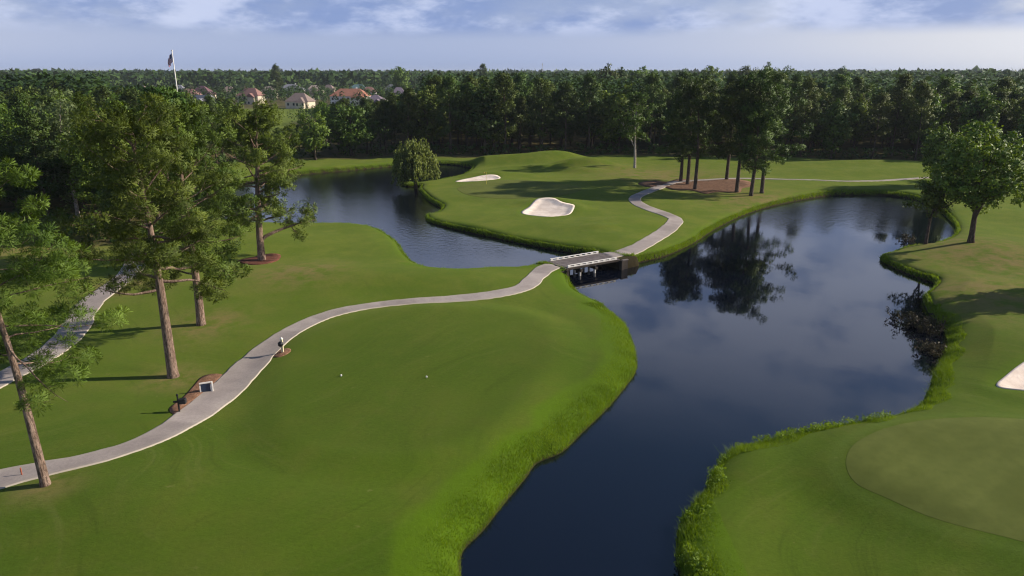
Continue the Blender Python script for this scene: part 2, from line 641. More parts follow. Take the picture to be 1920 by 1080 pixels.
# ------------------------------------------------------------------ shore, path and bed outlines (ground plan)
L_, N_, F_ = 0.35, 0.85, 0.0     # level at which the drawn edge is seen: side bank, near lip, far waterline
shore_px = [
    (858, 1500, L_), (860, 1250, L_), (865, 1080, L_), (867, 1025, L_), (905, 985, L_), (945, 935, L_), (985, 888, L_), (1008, 858, L_), (1055, 838, L_),
    (1095, 800, L_), (1140, 757, L_), (1178, 712, L_), (1194, 685, L_), (1192, 655, L_), (1182, 622, L_), (1165, 597, L_), (1130, 572, L_), (1097, 556, L_),
    (1076, 541, L_), (1066, 520, L_), (1046, 504, 0.6), (1020, 497, N_), (985, 497, N_), (930, 497, N_), (860, 501, N_), (800, 496, N_), (768, 480, N_),
    (748, 452, N_), (722, 432, N_), (690, 420, N_), (640, 416, N_), (560, 416, N_), (480, 414, N_), (415, 405, N_),
    (405, 375, 0.4), (430, 352, F_), (490, 337, F_), (545, 330, F_), (600, 325, F_), (650, 321, F_), (700, 316, F_), (745, 312, F_), (790, 309, F_), (835, 309, F_), (870, 313, F_), (886, 318, F_),
    (862, 325, N_), (815, 334, N_), (785, 338, N_), (752, 341, 0.4), (760, 350, F_), (788, 351, F_), (787, 359, F_), (800, 375, F_), (815, 385, F_), (829, 393, F_),
    (818, 400, 0.4), (799, 408, F_), (806, 418, F_), (850, 430, F_), (900, 441, F_), (985, 459, F_), (1060, 473, F_), (1110, 480, F_),
    (1150, 488, 0.2), (1178, 498, F_), (1205, 491, F_), (1250, 480, F_), (1300, 457, F_), (1340, 431, F_), (1390, 406, F_), (1440, 389, F_), (1500, 376, F_), (1550, 368, F_), (1620, 366, F_),
    (1680, 369, F_), (1720, 377, F_), (1752, 391, F_), (1776, 410, F_), (1791, 430, F_), (1785, 446, 0.3), (1750, 454, N_), (1705, 457, N_), (1672, 466, N_),
    (1650, 482, 0.3), (1675, 503, F_), (1715, 519, F_), (1752, 534, F_), (1738, 546, 0.5), (1729, 562, F_), (1743, 590, F_), (1765, 618, F_), (1776, 640, F_), (1765, 668, L_),
    (1752, 692, L_), (1741, 726, L_), (1718, 747, N_), (1650, 771, N_), (1560, 784, N_), (1480, 798, N_), (1420, 812, N_), (1370, 838, L_),
    (1332, 882, L_), (1322, 910, L_), (1292, 942, L_), (1273, 977, L_), (1268, 1012, L_), (1269, 1050, L_), (1285, 1090, L_), (1330, 1250, L_), (1360, 1500, L_)]
SHORE = catmull([P(*p) for p in shore_px], 4)

tee_px = [(505, 790), (520, 720), (560, 650), (640, 605), (760, 582), (880, 580), (985, 592), (1035, 625), (1030, 680), (975, 760), (880, 830), (760, 868), (640, 862), (550, 838)]
TEE = catmull([P(*p) for p in tee_px], 5)
green_px = [(1588, 850), (1610, 818), (1680, 790), (1780, 778), (1900, 780), (2020, 800), (2100, 870), (2080, 980), (1980, 1010), (1880, 990), (1760, 955), (1670, 915), (1605, 885)]
GREEN = catmull([P(px, py, 1.6) for px, py in green_px], 6)
fgreen_px = [(858, 352), (880, 343), (930, 338), (990, 338), (1050, 346), (1090, 356), (1070, 367), (1000, 374), (920, 372), (872, 364)]
FGREEN = catmull([P(px, py, 1.3) for px, py in fgreen_px], 6)
bunk_px = [
    [(978, 405), (992, 392), (1010, 384), (1035, 385), (1052, 389), (1076, 394), (1071, 405), (1052, 409), (1020, 411)],
    [(854, 338), (872, 333), (900, 330), (930, 330), (938, 334), (920, 338), (890, 340)],
    [(1868, 722), (1885, 706), (1915, 688), (1960, 672), (2030, 668), (2060, 690), (2040, 722), (1960, 732), (1900, 729)],
]
BUNK = [catmull([P(px, py, z) for px, py in b], 6) for b, z in zip(bunk_px, (0.9, 1.1, 1.0))]
WID_A = [2.4, 2.4, 2.3, 1.9, 1.6, 1.5, 1.7, 2.15, 2.5, 2.6, 2.5, 2.2, 1.9, 1.75, 1.7, 1.7, 1.7, 1.7, 1.75, 1.9, 2.1, 2.4]
path_px = [(-160, 945), (-80, 928), (0, 909), (60, 896), (150, 878), (230, 855), (300, 824), (355, 788), (400, 750), (437, 714), (470, 680), (507, 647), (552, 617), (610, 592), (680, 575), (760, 565), (850, 559),
           (930, 552), (983, 540), (1005, 521), (1020, 507), (1046, 496)]
PATH_A = catmull([P(*p) for p in path_px], 10, False)
path_px = [(1138, 481), (1165, 474), (1200, 463), (1237, 441), (1260, 425), (1266, 414), (1248, 405), (1222, 397), (1200, 389), (1190, 381), (1194, 373), (1212, 364), (1234, 354), (1258, 345), (1290, 341)]
PATH_B = catmull([P(*p) for p in path_px], 10, False)
path_px = [(-160, 790), (-60, 745), (0, 712), (60, 680), (108, 645), (140, 610), (152, 588), (172, 566), (205, 544), (235, 522), (252, 500), (255, 480)]
PATH_C = catmull([P(*p) for p in path_px], 10, False)
PATH_D = catmull([P(*p) for p in [(1292, 340.5), (1340, 339), (1400, 338.5), (1500, 339.5), (1600, 340), (1690, 336), (1760, 332), (1840, 331), (1960, 334), (2060, 338)]], 10, False)
PATHS = [(PATH_A, np.interp(np.arange(len(PATH_A)) / 10, np.arange(22), WID_A)), (PATH_B, np.interp(np.arange(len(PATH_B)), [0, 20, 60, 200], [2.5, 2.1, 2.0, 1.9])), (PATH_C, np.full(len(PATH_C), 2.3)), (PATH_D, np.full(len(PATH_D), 1.2))]

mounds = [  # px, py, rx (m), ry (m), height (m)
    (1050, 304, 7.5, 3.6, 2.2), (1005, 308, 8, 4, 1.1), (1108, 313, 6, 2.4, 1.9), (1085, 322, 5, 1.6, 1.0), (905, 306, 9, 4, 1.1), (850, 309, 7, 3, 0.5), (960, 305, 9, 3, 0.7),
    (1000, 316, 9, 1.8, 0.6), (1140, 318, 5, 1.5, 0.8), (1060, 314, 4, 1.2, 0.7), (1040, 384, 5.5, 2.6, 0.9), (1075, 396, 3.0, 3.0, 0.5), (915, 328, 8, 2.0, 0.7), (1160, 420, 7, 3.5, 0.5), (1130, 432, 3, 1.6, 0.35), (1660, 312, 18, 5, 1.3), (1560, 325, 12, 4, 0.5),
    (1740, 322, 14, 6, 0.7), (1880, 470, 9, 7, 0.9), (1850, 545, 7, 5, 0.7), (1860, 640, 7, 6, 0.35), (1960, 655, 7, 5, 0.45), (560, 450, 11, 6, 0.5), (640, 520, 10, 5, 0.5), (840, 525, 10, 4, 0.45), (180, 780, 9, 6, 0.35),
    (300, 960, 8, 4, 0.45), (640, 960, 7, 3.5, 0.25), (1480, 1000, 4, 5, -0.28), (1600, 940, 6, 2.5, -0.22), (1400, 920, 3, 5, 0.2), (1180, 520, 5, 5, 0.0)]
MOUNDS = [(*P(px, py), rx, ry, h) for px, py, rx, ry, h in mounds]
BED_SPECS = [
    ('pine_straw_bed', 'straw', [(318, 772), (342, 748), (362, 722), (378, 703), (404, 697), (424, 703), (408, 726), (385, 750), (362, 776), (338, 786)], 'pine straw bed beside the path under the navy tee sign', 'pine straw bed'),
    ('mulch_bed', 'mulch', [(446, 492), (470, 485), (505, 478), (526, 480), (520, 492), (495, 500), (462, 500)], 'red mulch bed round the forked pine near the left pond', 'mulch bed'),
    ('pine_straw_bed', 'straw', [(512, 665), (522, 657), (540, 656), (546, 661), (536, 668), (520, 671)], 'small straw ring round the cream ball washer post', 'pine straw bed'),
    ('pine_straw_bed', 'farstraw', [(1196, 347), (1225, 341), (1250, 343), (1275, 337), (1320, 341), (1365, 339), (1400, 343), (1414, 351), (1392, 356), (1385, 363), (1345, 361), (1322, 365), (1296, 359), (1262, 358), (1240, 352), (1216, 353)], 'reddish pine straw bed under the far group of tall pines', 'pine straw bed'),
]
BEDS = [catmull([P(*p) for p in b[2]], 5) for b in BED_SPECS]
dry_spots = [(*P(385, 608), 3.5), (*P(325, 705), 2.2), (*P(90, 925), 1.4), (*P(1415, 374), 10), (*P(1850, 560), 8), (*P(1800, 475), 9), (*P(70, 465), 9), (*P(1300, 350), 9), (*P(700, 320), 4), (*P(230, 540), 4),
             (*P(1900, 500), 8), (*P(1240, 330), 14), (*P(560, 520), 5)]


WOODS = np.array([(-400, 92), (-66, 91), (-57, 90), (-51, 82), (-42, 82), (-43, 96), (-51, 110), (-59, 123), (-65, 142), (-63, 168), (-44, 172), (-10, 176), (10, 178), (30, 181), (50, 178), (75, 172), (100, 166), (118, 158), (112, 140),
                  (128, 122), (180, 118), (400, 150), (400, 262), (-400, 262)], float)
FAIRWAY2 = np.array([(-62, 178), (-52, 178), (-84, 262), (-106, 415), (-190, 430), (-135, 262)], float)


BR_A, BR_B = np.array(P(1046, 496, 1.15)), np.array(P(1140, 480.5, 1.15))
_u = (BR_B - BR_A) / np.linalg.norm(BR_B - BR_A)
_v = np.array([-_u[1], _u[0]])
PADS = [np.array([BR_A - _u * 0.30 - _v * 1.7, BR_A - _u * 0.30 + _v * 1.7, BR_A - _u * 4.0 + _v * 1.7, BR_A - _u * 4.0 - _v * 1.7]),
        np.array([BR_B + _u * 0.30 - _v * 1.7, BR_B + _u * 0.30 + _v * 1.7, BR_B + _u * 3.0 + _v * 1.7, BR_B + _u * 3.0 - _v * 1.4])]


def land(x, y, with_paths=True):
    x = np.asarray(x, float)
    y = np.asarray(y, float)
    sd = -poly_dist(x, y, SHORE)
    near = np.exp(-np.maximum(y - 60, 0) / 120)
    und = (vnoise(x * 0.045, y * 0.045, 3) * 0.30 + vnoise(x * 0.14, y * 0.14, 5) * 0.09) * np.clip(sd / 6, 0, 1)
    lip = 0.92 + 0.22 * vnoise(x * 0.09, y * 0.09, 8)
    bank = lip * (1 - np.exp(-np.maximum(sd, 0) / np.where(y > 62, 0.40, 0.75))) + 0.12 * np.clip(sd / 8, 0, 1)
    z = bank + und
    for cx, cy, rx, ry, h in MOUNDS:
        if h:
            z = z + h * np.exp(-(((x - cx) / rx) ** 2 + ((y - cy) / ry) ** 2)) * np.clip(sd / 3, 0, 1)
    z = z + 0.42 * sstep(-2.8, 0.8, poly_dist(x, y, TEE) + 0.6 * vnoise(x * 0.2, y * 0.2, 21)) * np.clip(sd / 2.5, 0, 1)
    z = z + 0.55 * sstep(-3.5, 2.0, poly_dist(x, y, GREEN)) + 0.35 * sstep(-5, 2.0, poly_dist(x, y, FGREEN))
    for b, dep in zip(BUNK, (0.28, 0.25, 0.30)):
        d = poly_dist(x, y, b)
        z = z + 0.10 * np.exp(-((d + 0.8) / 1.1) ** 2) - dep * sstep(-0.15, 1.3, d)
    z = np.where(sd > 0, np.maximum(z, 0.0), 0)
    z = np.where(sd <= 0, -0.05 - np.minimum(1.4, -sd * 0.6), z + np.where(sd < 0.0, 0, 0.0))
    for pd in PADS:                                          # raised approaches behind the bridge bulkheads
        k = sstep(-0.55, 0.0, poly_dist(x, y, pd))
        z = z * (1 - k) + 1.08 * k
    if with_paths:
        for pl, w in PATHS:
            d = poly_dist(x, y, pl, False, 3.0)
            wm = float(np.max(w))
            k = np.nonzero(d < wm / 2 + 0.15)[0] if d.ndim == 1 else []
            if len(k):
                j = np.argmin((x[k, None] - pl[None, :, 0]) ** 2 + (y[k, None] - pl[None, :, 1]) ** 2, 1) if len(k) < 60000 else 0
                wk = np.asarray(w)[j] if len(k) < 60000 else wm
                z[k] = z[k] - 0.07 * sstep(wk / 2 + 0.1, wk / 2 - 0.2, d[k])
        for b in BEDS:
            z = z - 0.03 * sstep(-0.05, 0.3, poly_dist(x, y, b))
    return z


def gz(x, y):
    return float(land(np.array([x]), np.array([y]))[0])


# ------------------------------------------------------------------ ground sheet
ang = np.concatenate([np.linspace(-180, -47, 34)[:-1], np.linspace(-47, 47, 720), np.linspace(47, 180, 34)[1:]])
rad = [4.0, 10.0, 15.0]
while rad[-1] < 215:
    rad.append(rad[-1] * 1.0063 + 0.0)
while rad[-1] < 6500:
    rad.append(rad[-1] * 1.09)
rad = np.array(rad)
A, RR = np.meshgrid(np.radians(ang), rad)
gx, gy = (RR * np.sin(A)).ravel(), (RR * np.cos(A)).ravel()
gzv = land(gx, gy)
sdg = -poly_dist(gx, gy, SHORE)
na, nr = len(ang), len(rad)
idx = np.arange(na * nr).reshape(nr, na)
q = np.stack([idx[:-1, :-1], idx[:-1, 1:], idx[1:, 1:], idx[1:, :-1]], -1).reshape(-1, 4)[:, ::-1]
near_l = np.where((gy < 75) & (gx < 10), 1.0, 0.55) * sstep(np.where((gy < 75) & (gx < 10), 3.0, 1.9), np.where((gy < 75) & (gx < 10), 2.2, 0.7), sdg + 0.9 * vnoise(gx * 0.35, gy * 0.35, 2)) * (sdg > 0)
dry = np.zeros(gx.shape)
for cx, cy, r in dry_spots:
    dry = np.maximum(dry, np.exp(-(((gx - cx) ** 2 + (gy - cy) ** 2) / (r * r))))
wd = poly_dist(gx, gy, WOODS)
lit = np.maximum(sstep(-1.5, 2.0, wd + 1.5 * vnoise(gx * 0.25, gy * 0.25, 9)), sstep(262, 285, gy + 8 * vnoise(gx * 0.1, gy * 0.1, 4)))
lit = lit * (1 - sstep(-3, 3, poly_dist(gx, gy, FAIRWAY2)))
tee_a = sstep(-1.0, 1.2, poly_dist(gx, gy, TEE) + 0.8 * vnoise(gx * 0.3, gy * 0.3, 17))
for b in BUNK:
    near_l = np.maximum(near_l, 0.5 * sstep(-0.9, -0.3, poly_dist(gx, gy, b)))
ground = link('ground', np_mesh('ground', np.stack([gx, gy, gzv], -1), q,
                                {'rough': near_l, 'dry': dry, 'litter': lit, 'tee': tee_a, 'collar': np.exp(-((poly_dist(gx, gy, GREEN) + 0.55) / 0.45) ** 2) + np.exp(-((poly_dist(gx, gy, FGREEN) + 0.7) / 0.6) ** 2), 'far_lightening': sstep(42, 82, gy + 5 * vnoise(gx * 0.08, gy * 0.08, 41)), 'mud_shade': np.where(gy > 62, sstep(0.62, 0.30, sdg + 0.12 * vnoise(gx * 0.8, gy * 0.8, 31)), sstep(0.22, 0.02, sdg))}, True), M['turf'])  # colour masks: painted lightening of far turf, mud with painted far-bank shade
tag(ground, kind='structure')

wx0, wy0 = SHORE.min(0) - 3
wx1, wy1 = SHORE.max(0) + 3
ws = link('water', np_mesh('water', [(wx0, wy0, 0), (wx1, wy0, 0), (wx1, wy1, 0), (wx0, wy1, 0)], [(0, 1, 2, 3)]), M['water'])
tag(ws, kind='structure')


def ribbon(name, pl, w, mat, rise=0.045):
    seg = np.linalg.norm(np.diff(pl, axis=0), axis=1)
    s = np.concatenate([[0], np.cumsum(seg)])
    n = int(s[-1] / 0.35)
    t = np.linspace(0, s[-1], n)
    c = np.stack([np.interp(t, s, pl[:, 0]), np.interp(t, s, pl[:, 1])], -1)
    d = np.gradient(c, axis=0)
    d /= np.linalg.norm(d, axis=1)[:, None]
    nrm = np.stack([-d[:, 1], d[:, 0]], -1)
    wt = np.interp(t, s, w)
    offs = np.array([-0.5, -0.5, -0.455, -0.22, 0, 0.22, 0.455, 0.5, 0.5])
    wob = 0.05 * vnoise(t * 0.5, t * 0 + 3.3, 1) + 0.06 * vnoise(t * 1.7, t * 0 + 8.3, 2)
    V, E = [], []
    for k, o in enumerate(offs):
        p = c + nrm * (o * wt + (wob if o > 0 else -wob) * (abs(o) > 0.4))[:, None]
        z = land(p[:, 0], p[:, 1], False) + (rise if 0 < k < 8 else -0.2)
        V.append(np.concatenate([p, z[:, None]], 1))
        E.append(np.full(n, 1.0 if k in (0, 1, 2, 6, 7, 8) else 0.0) * (1.0 if k not in (2, 6) else 0.25))
    V = np.stack(V, 1).reshape(-1, 3)
    E = np.stack(E, 1).ravel()
    k = len(offs)
    i = np.arange(n * k).reshape(n, k)
    f = np.stack([i[:-1, :-1], i[1:, :-1], i[1:, 1:], i[:-1, 1:]], -1).reshape(-1, 4)[:, ::-1]
    sl = np.random.default_rng(int(abs(pl[0, 0]) * 10)).uniform(0, 1, n + 2)[(np.arange(n) * 0.35 / 3.2).astype(int)]
    return tag(link(name, np_mesh(name, V, f, {'edge': E, 'slab': np.repeat(sl, k)}, False), mat), kind='structure')


for pl, w in PATHS:
    ribbon('cart_path', pl, w, M['path'])


def fan(name, poly, mat, rise, rings=14, blend=False, crown=0.0):
    """A draped sheet filling a closed outline."""
    c = poly.mean(0)
    n = len(poly)
    V = [[c[0], c[1]]]
    for k in range(1, rings + 1):
        V += list(c + (poly - c) * ((k / rings) if not blend else min(0.9975 * k / (rings - 1), 1.0)))
    V = np.array(V)
    z = land(V[:, 0], V[:, 1], True) + rise
    if crown:
        z += crown * sstep(0, 0.5, poly_dist(V[:, 0], V[:, 1], poly))
    V = np.concatenate([V, z[:, None]], 1)
    sk = V[-n:].copy()
    sk[:, 2] -= 0.15
    V = np.concatenate([V, sk])
    T = []
    for i in range(n):
        j = (i + 1) % n
        T.append((0, 1 + i, 1 + j))
        for k in range(rings):
            a, b = 1 + k * n, 1 + (k + 1) * n
            T += [(a + i, b + i, b + j), (a + i, b + j, a + j)]
    me = np_mesh(name, V, np.array(T), None, not blend)
    bm = bmesh.new()
    bm.from_mesh(me)
    bmesh.ops.recalc_face_normals(bm, faces=bm.faces[:])
    bm.faces.ensure_lookup_table()
    if bm.faces[0].normal.z < 0:
        bmesh.ops.reverse_faces(bm, faces=bm.faces[:])
    bm.to_mesh(me)
    bm.free()
    return link(name, me, mat)


tag(fan('putting_green', GREEN, M['green'], 0.005, 40, True), kind='structure')
tag(fan('putting_green', FGREEN, M['green'], 0.02, 40, True), kind='structure')
bl = ['pale sand bunker in front of the far green, larger of the two there', 'narrow sand bunker behind the far green near the willow', 'sand bunker cut off by the right edge beside the near green']
for b, l in zip(BUNK, bl):
    tag(fan('sand_bunker', b, M['sand'], 0.05, 12), l, 'bunker')
for b, (nm, mk, _, lb, ct) in zip(BEDS, BED_SPECS):
    tag(fan(nm, b, M[mk], 0.05, 6, crown=0.06), lb, ct)


# ------------------------------------------------------------------ foliage builders
def unit(v):
    return v / (np.linalg.norm(v, axis=-1, keepdims=True) + 1e-9)


def tuft_mesh(rng, C, D, rad, k, w, tint):
    """Needle tufts: k narrow blades fanning out of every centre."""
    n = len(C)
    u = unit(rng.normal(size=(n, k, 3)) + D[:, None, :] * 0.75)
    base = C[:, None, :] + u * rad[:, None, None] * rng.uniform(0.0, 0.35, (n, k, 1))
    tip = C[:, None, :] + u * rad[:, None, None] * rng.uniform(0.7, 1.1, (n, k, 1))
    side = unit(np.cross(u, rng.normal(size=(n, k, 3)))) * w
    cd = unit(C - C.mean(0) * np.array([1, 1, 0.92]))[:, None, :]
    nr = unit(u * 0.35 + D[:, None, :] * 0.8 + cd * 0.35 + rng.normal(size=u.shape) * 0.2)          # tuft-shaped shading normals
    g = np.cross(tip + side - base, tip - side - base)
    side = np.where((g * nr).sum(-1, keepdims=True) < 0, -side, side)   # front face on the shading side
    v = np.stack([base, tip + side, tip - side], 2).reshape(-1, 3)
    return v, np.arange(len(v)).reshape(-1, 3), np.repeat(tint, k * 3), np.repeat(nr.reshape(-1, 3), 3, 0)


def leaf_mesh(rng, C, rad, k, size, tint, flat=0.75, droop=0.0, crown=True):
    """Leaf clumps: k small leaves spread through each clump."""
    n = len(C)
    u = unit(rng.normal(size=(n, k, 3)))
    off = u * (rng.uniform(0.15, 1.0, (n, k, 1)) ** 0.55) * rad[:, None, None]
    off[..., 2] *= flat
    p = C[:, None, :] + off
    nn = unit(u * 0.9 + rng.normal(size=(n, k, 3)) * 0.75 + np.array([0, 0, 0.35]))
    a = unit(np.cross(nn, rng.normal(size=(n, k, 3))))
    if droop:
        a = unit(a * (1 - droop) + np.array([0, 0, -1]) * droop)
    b = unit(np.cross(nn, a))
    s = size * rng.uniform(0.6, 1.25, (n, k, 1))
    cd = unit(C - C.mean(0) * np.array([1, 1, 0.92]))[:, None, :] if crown else 0.0
    nr = unit(u * 0.8 + cd * 0.45 + nn * 0.3 + np.array([0, 0, 0.1]))
    g = np.cross(a, b)
    b = np.where((-g * nr).sum(-1, keepdims=True) < 0, -b, b)
    v = np.stack([p - a * s, p + b * s * 0.55, p + a * s, p - b * s * 0.55], 2).reshape(-1, 3)
    return v, np.arange(len(v)).reshape(-1, 4), np.repeat(tint, k * 4), np.repeat(nr.reshape(-1, 3), 4, 0)


def trunk_line(rng, H, lean, bend, n=14):
    z = np.linspace(0, H, n)
    ph = rng.uniform(0, 6.28, 4)
    x = lean[0] * z / H + bend * np.sin(z / H * 4 + ph[0]) * z / H
    y = lean[1] * z / H + bend * np.sin(z / H * 3.3 + ph[1]) * z / H
    x -= x[0]
    y -= y[0]
    return np.stack([x, y, z], -1)


def build_pine(seed, H, hb, Rc, r0, n_limb=26, tufts=5, k=16, w=0.03, tr=0.42, lean=(0, 0), bend=0.15, sub=4, sides=9, fork=None, top_bias=0.42, limb_r=0.17, env_pow=1.0, pad=0.9):
    """A loblolly-like pine: clear bole, irregular limbs, needle tufts. Returns (trunk MB, crown arrays)."""
    rng = np.random.default_rng(seed)
    T = trunk_line(rng, H, lean, bend)
    mb = MB()
    rr = [r0 * (1.35 if i == 0 else 1.0) * (1 - 0.86 * (z / H) ** 1.15) for i, z in enumerate(T[:, 2])]
    T2 = np.insert(T, 1, T[0] + (T[1] - T[0]) * 0.25, 0)
    rr.insert(1, r0 * 1.03)
    T2[0, 2] -= 0.4
    mb.tube(T2, rr, sides)
    C, D, G, PT = [], [], [], []

    def limb(start, d, L, r, droop, depth):
        m = 7
        p = np.array(start, float)
        pts = [p.copy()]
        dd = unit(np.array(d, float))
        for i in range(m):
            dd = unit(dd + rng.normal(size=3) * 0.13 + np.array([0, 0, droop if i < m * 0.5 else 0.11]))
            p = p + dd * L / m
            pts.append(p.copy())
        mb.tube(pts, [r * (1 - 0.85 * i / m) for i in range(m + 1)], 5 if depth == 0 else 4, False)
        return np.array(pts), dd

    specs = []
    for i in range(n_limb):
        t = (i + rng.uniform(0, 0.9)) / n_limb
        t = t ** 0.85
        specs.append((t, i * 2.39996 + rng.uniform(-0.5, 0.5)))
    for t, az in specs:
        z = H * (hb + (0.985 - hb) * t)
        i = min(int(z / H * (len(T) - 1)), len(T) - 2)
        f = z / H * (len(T) - 1) - i
        st = T[i] * (1 - f) + T[i + 1] * f
        env = max(0.10, 1 - ((t - top_bias) / (0.66 if t > top_bias else 0.75)) ** 2) ** (0.5 * env_pow)
        L = Rc * env * rng.uniform(0.66, 1.12)
        el = R(-8 + 62 * t ** 1.3) + rng.uniform(-0.22, 0.22)
        d = (math.cos(az) * math.cos(el), math.sin(az) * math.cos(el), math.sin(el))
        pts, dd = limb(st, d, L, max(0.02, r0 * limb_r * 1.6 * (1 - 0.6 * t) * (0.5 + L / Rc * 0.6)), -0.02, 0)
        pads = max(1, int(round(sub * (0.45 + 0.55 * L / Rc))))
        for s in range(pads):
            u = 0.42 + 0.58 * (s + rng.uniform(0.2, 1.0)) / pads
            j = min(int(u * 7), 6)
            q0 = pts[j]
            out = unit(pts[j + 1] - pts[j])
            sd_ = unit(out * 0.6 + rng.normal(size=3) * np.array([0.8, 0.8, 0.35]) + np.array([0, 0, 0.25]))
            Ls = L * rng.uniform(0.12, 0.26) + 0.3
            sp, s2 = limb(q0, sd_, Ls, max(0.012, r0 * 0.05), 0.0, 1)
            pc = sp[-1]
            pr_ = pad * rng.uniform(0.65, 1.2)
            for _ in range(tufts):
                o_ = unit(rng.normal(size=3)) * rng.uniform(0.35, 1.0) ** 0.6 * np.array([0.95, 0.95, 0.5]) * pr_
                C.append(pc + o_)
                D.append(unit(unit(o_ * np.array([1, 1, 2.0])) + np.array([0, 0, 0.30])))
                G.append(len(PT))
            PT.append(rng.normal(0.5, 0.24))
    for _ in range(tufts * 3):
        C.append(T[-1] + rng.normal(size=3) * np.array([pad * 0.6, pad * 0.6, pad * 0.5]))
        D.append(np.array([0, 0, 1.0]))
        G.append(0)
    if fork:
        zf, az, L, el = fork
        i = int(zf / H * (len(T) - 1))
        d = (math.cos(az) * math.cos(el), math.sin(az) * math.cos(el), math.sin(el))
        pts, dd = limb(T[i], d, L, r0 * 0.55, 0.10, 0)
        for s in range(9):
            j = rng.integers(3, 7)
            sp, s2 = limb(pts[j], unit(rng.normal(size=3) + np.array(d) * 0.8 + np.array([0, 0, 0.2])), L * 0.4, r0 * 0.12, 0.0, 1)
            for _ in range(tufts):
                C.append(sp[rng.integers(3, 8)] + rng.normal(size=3) * tr * 0.5)
                D.append(unit(s2 + np.array([0, 0, 0.5])))
                G.append(0)
    C, D = np.array(C), np.array(D)
    tint = np.clip(np.array(PT)[np.array(G)] + rng.normal(0, 0.12, len(C)), 0, 1)
    return mb, tuft_mesh(rng, C, D, tr * rng.uniform(0.75, 1.2, len(C)), k, w, tint)


def build_broad(seed, H, hb, Rc, r0, clumps=120, k=40, leaf=0.22, cr=0.95, lean=(0, 0), bend=0.2, flat=0.75, limbs=9, lump=0.25, sides=8, droop=0.0, squash=1.0):
    """A spreading broadleaf: bole, rising limbs and leaf clumps mostly in the outer shell."""
    rng = np.random.default_rng(seed)
    T = trunk_line(rng, H * 0.86, lean, bend)
    mb = MB()
    zt = T[:, 2] / T[-1, 2]
    T2 = T.copy()
    T2[0, 2] -= 0.4
    mb.tube(T2, [r0 * (1.35 if i == 0 else 1.0) * (1 - 0.85 * z) for i, z in enumerate(zt)], sides)
    zc = H * (hb + 1) / 2
    hz = H * (1 - hb) / 2
    cen = np.array([lean[0] * zc / H, lean[1] * zc / H, zc])
    u = unit(rng.normal(size=(clumps, 3)))
    lob = 1 + lump * np.sin(u[:, 0] * 5 + seed) * np.cos(u[:, 1] * 4.3 + seed * 1.7) + lump * 0.7 * np.sin(u[:, 2] * 6 + seed * 0.6)
    rr = (rng.uniform(0.12, 1, clumps) ** 0.42) * lob
    C = cen + u * rr[:, None] * np.array([Rc, Rc * squash, hz]) * 0.9
    C[:, 2] = np.clip(C[:, 2], H * hb * 0.9, H)
    for i in range(limbs):
        tgt = C[rng.integers(0, clumps)]
        z0 = H * rng.uniform(max(hb * 0.75, 0.08), 0.62)
        j = int(np.argmin(abs(T[:, 2] - z0)))
        a = T[j]
        mid = (a + tgt) / 2 + rng.normal(size=3) * 0.4 - np.array([0, 0, 0.3])
        mb.tube([a, a * 0.5 + mid * 0.5 + rng.normal(size=3) * 0.12, mid, mid * 0.4 + tgt * 0.6, tgt], [r0 * 0.42, r0 * 0.34, r0 * 0.24, r0 * 0.15, 0.02], 5, False)
    tint = np.clip(rng.normal(0.5, 0.25, clumps), 0, 1)
    return mb, leaf_mesh(rng, C, cr * rng.uniform(0.7, 1.3, clumps), k, leaf, tint, flat, droop)


def mesh_pair(name, built, bark, leaf):
    mb, (v, f, t, nr) = built
    tm = mb.mesh(name + '_trunk', smooth=True)
    tm.materials.append(bark)
    cm = np_mesh(name + '_crown', v, f, {'tint': t}, normals=nr)
    cm.materials.append(leaf)
    return tm, cm


def plant_tree(name, pair, loc, rz=0.0, sc=1.0, label=None, cat='tree', group=None, scz=None):
    e = empty(name, loc, rz)
    e.scale = (sc, sc, scz or sc)
    link('trunk', pair[0], None, e)
    link('crown', pair[1], None, e)
    return tag(e, label, cat, group)


def ground_loc(px, py):
    x, y = P(px, py, 1.1)
    return (x, y, gz(x, y) - 0.02)


# ------------------------------------------------------------------ named foreground trees
x, y, z = ground_loc(88, 920)
p = build_pine(11, 14.6, 0.44, 4.3, 0.225, 26, 17, 40, 0.014, 0.36, lean=(-0.6, 0.5), bend=0.25, sub=4, pad=0.75)
plant_tree('pine_tree', mesh_pair('near_left_pine', p, M['bark'], M['pine_near']), (x, y, z), 0.6, 1.0, 'slim bright green pine at the left edge, its bole beside the path', 'pine tree')
x, y, z = ground_loc(324, 700)
p = build_pine(23, 16.9, 0.34, 5.0, 0.36, 40, 20, 24, 0.023, 0.36, lean=(0.9, 0.3), bend=0.3, sub=4, pad=0.95, limb_r=0.22)
plant_tree('pine_tree', mesh_pair('big_pine', p, M['bark'], M['pine']), (x, y, z), 1.9, 1.0, 'big pine with pale sunlit bark between the two cart paths', 'pine tree')
x, y, z = ground_loc(377, 606)
p = build_pine(35, 16.4, 0.22, 5.0, 0.35, 40, 19, 22, 0.027, 0.38, lean=(0.3, 0.4), bend=0.3, sub=4, pad=0.95)
plant_tree('pine_tree', mesh_pair('second_pine', p, M['bark'], M['pine']), (x, y, z), 0.4, 1.0, 'pine standing right behind the big pine, short bare bole showing', 'pine tree')
x, y, z = ground_loc(491, 489)
p = build_pine(47, 14.8, 0.27, 5.2, 0.42, 38, 18, 18, 0.036, 0.42, lean=(0.5, 0), bend=0.25, sub=4, pad=0.95, limb_r=0.22, fork=(3.2, 0.15, 6.5, 0.75))
plant_tree('pine_tree', mesh_pair('forked_pine', p, M['bark'], M['pine']), (x, y, z), 0.0, 1.0, 'forked pine in a red mulch bed near the left pond', 'pine tree')
x, y, z = ground_loc(1818, 466)
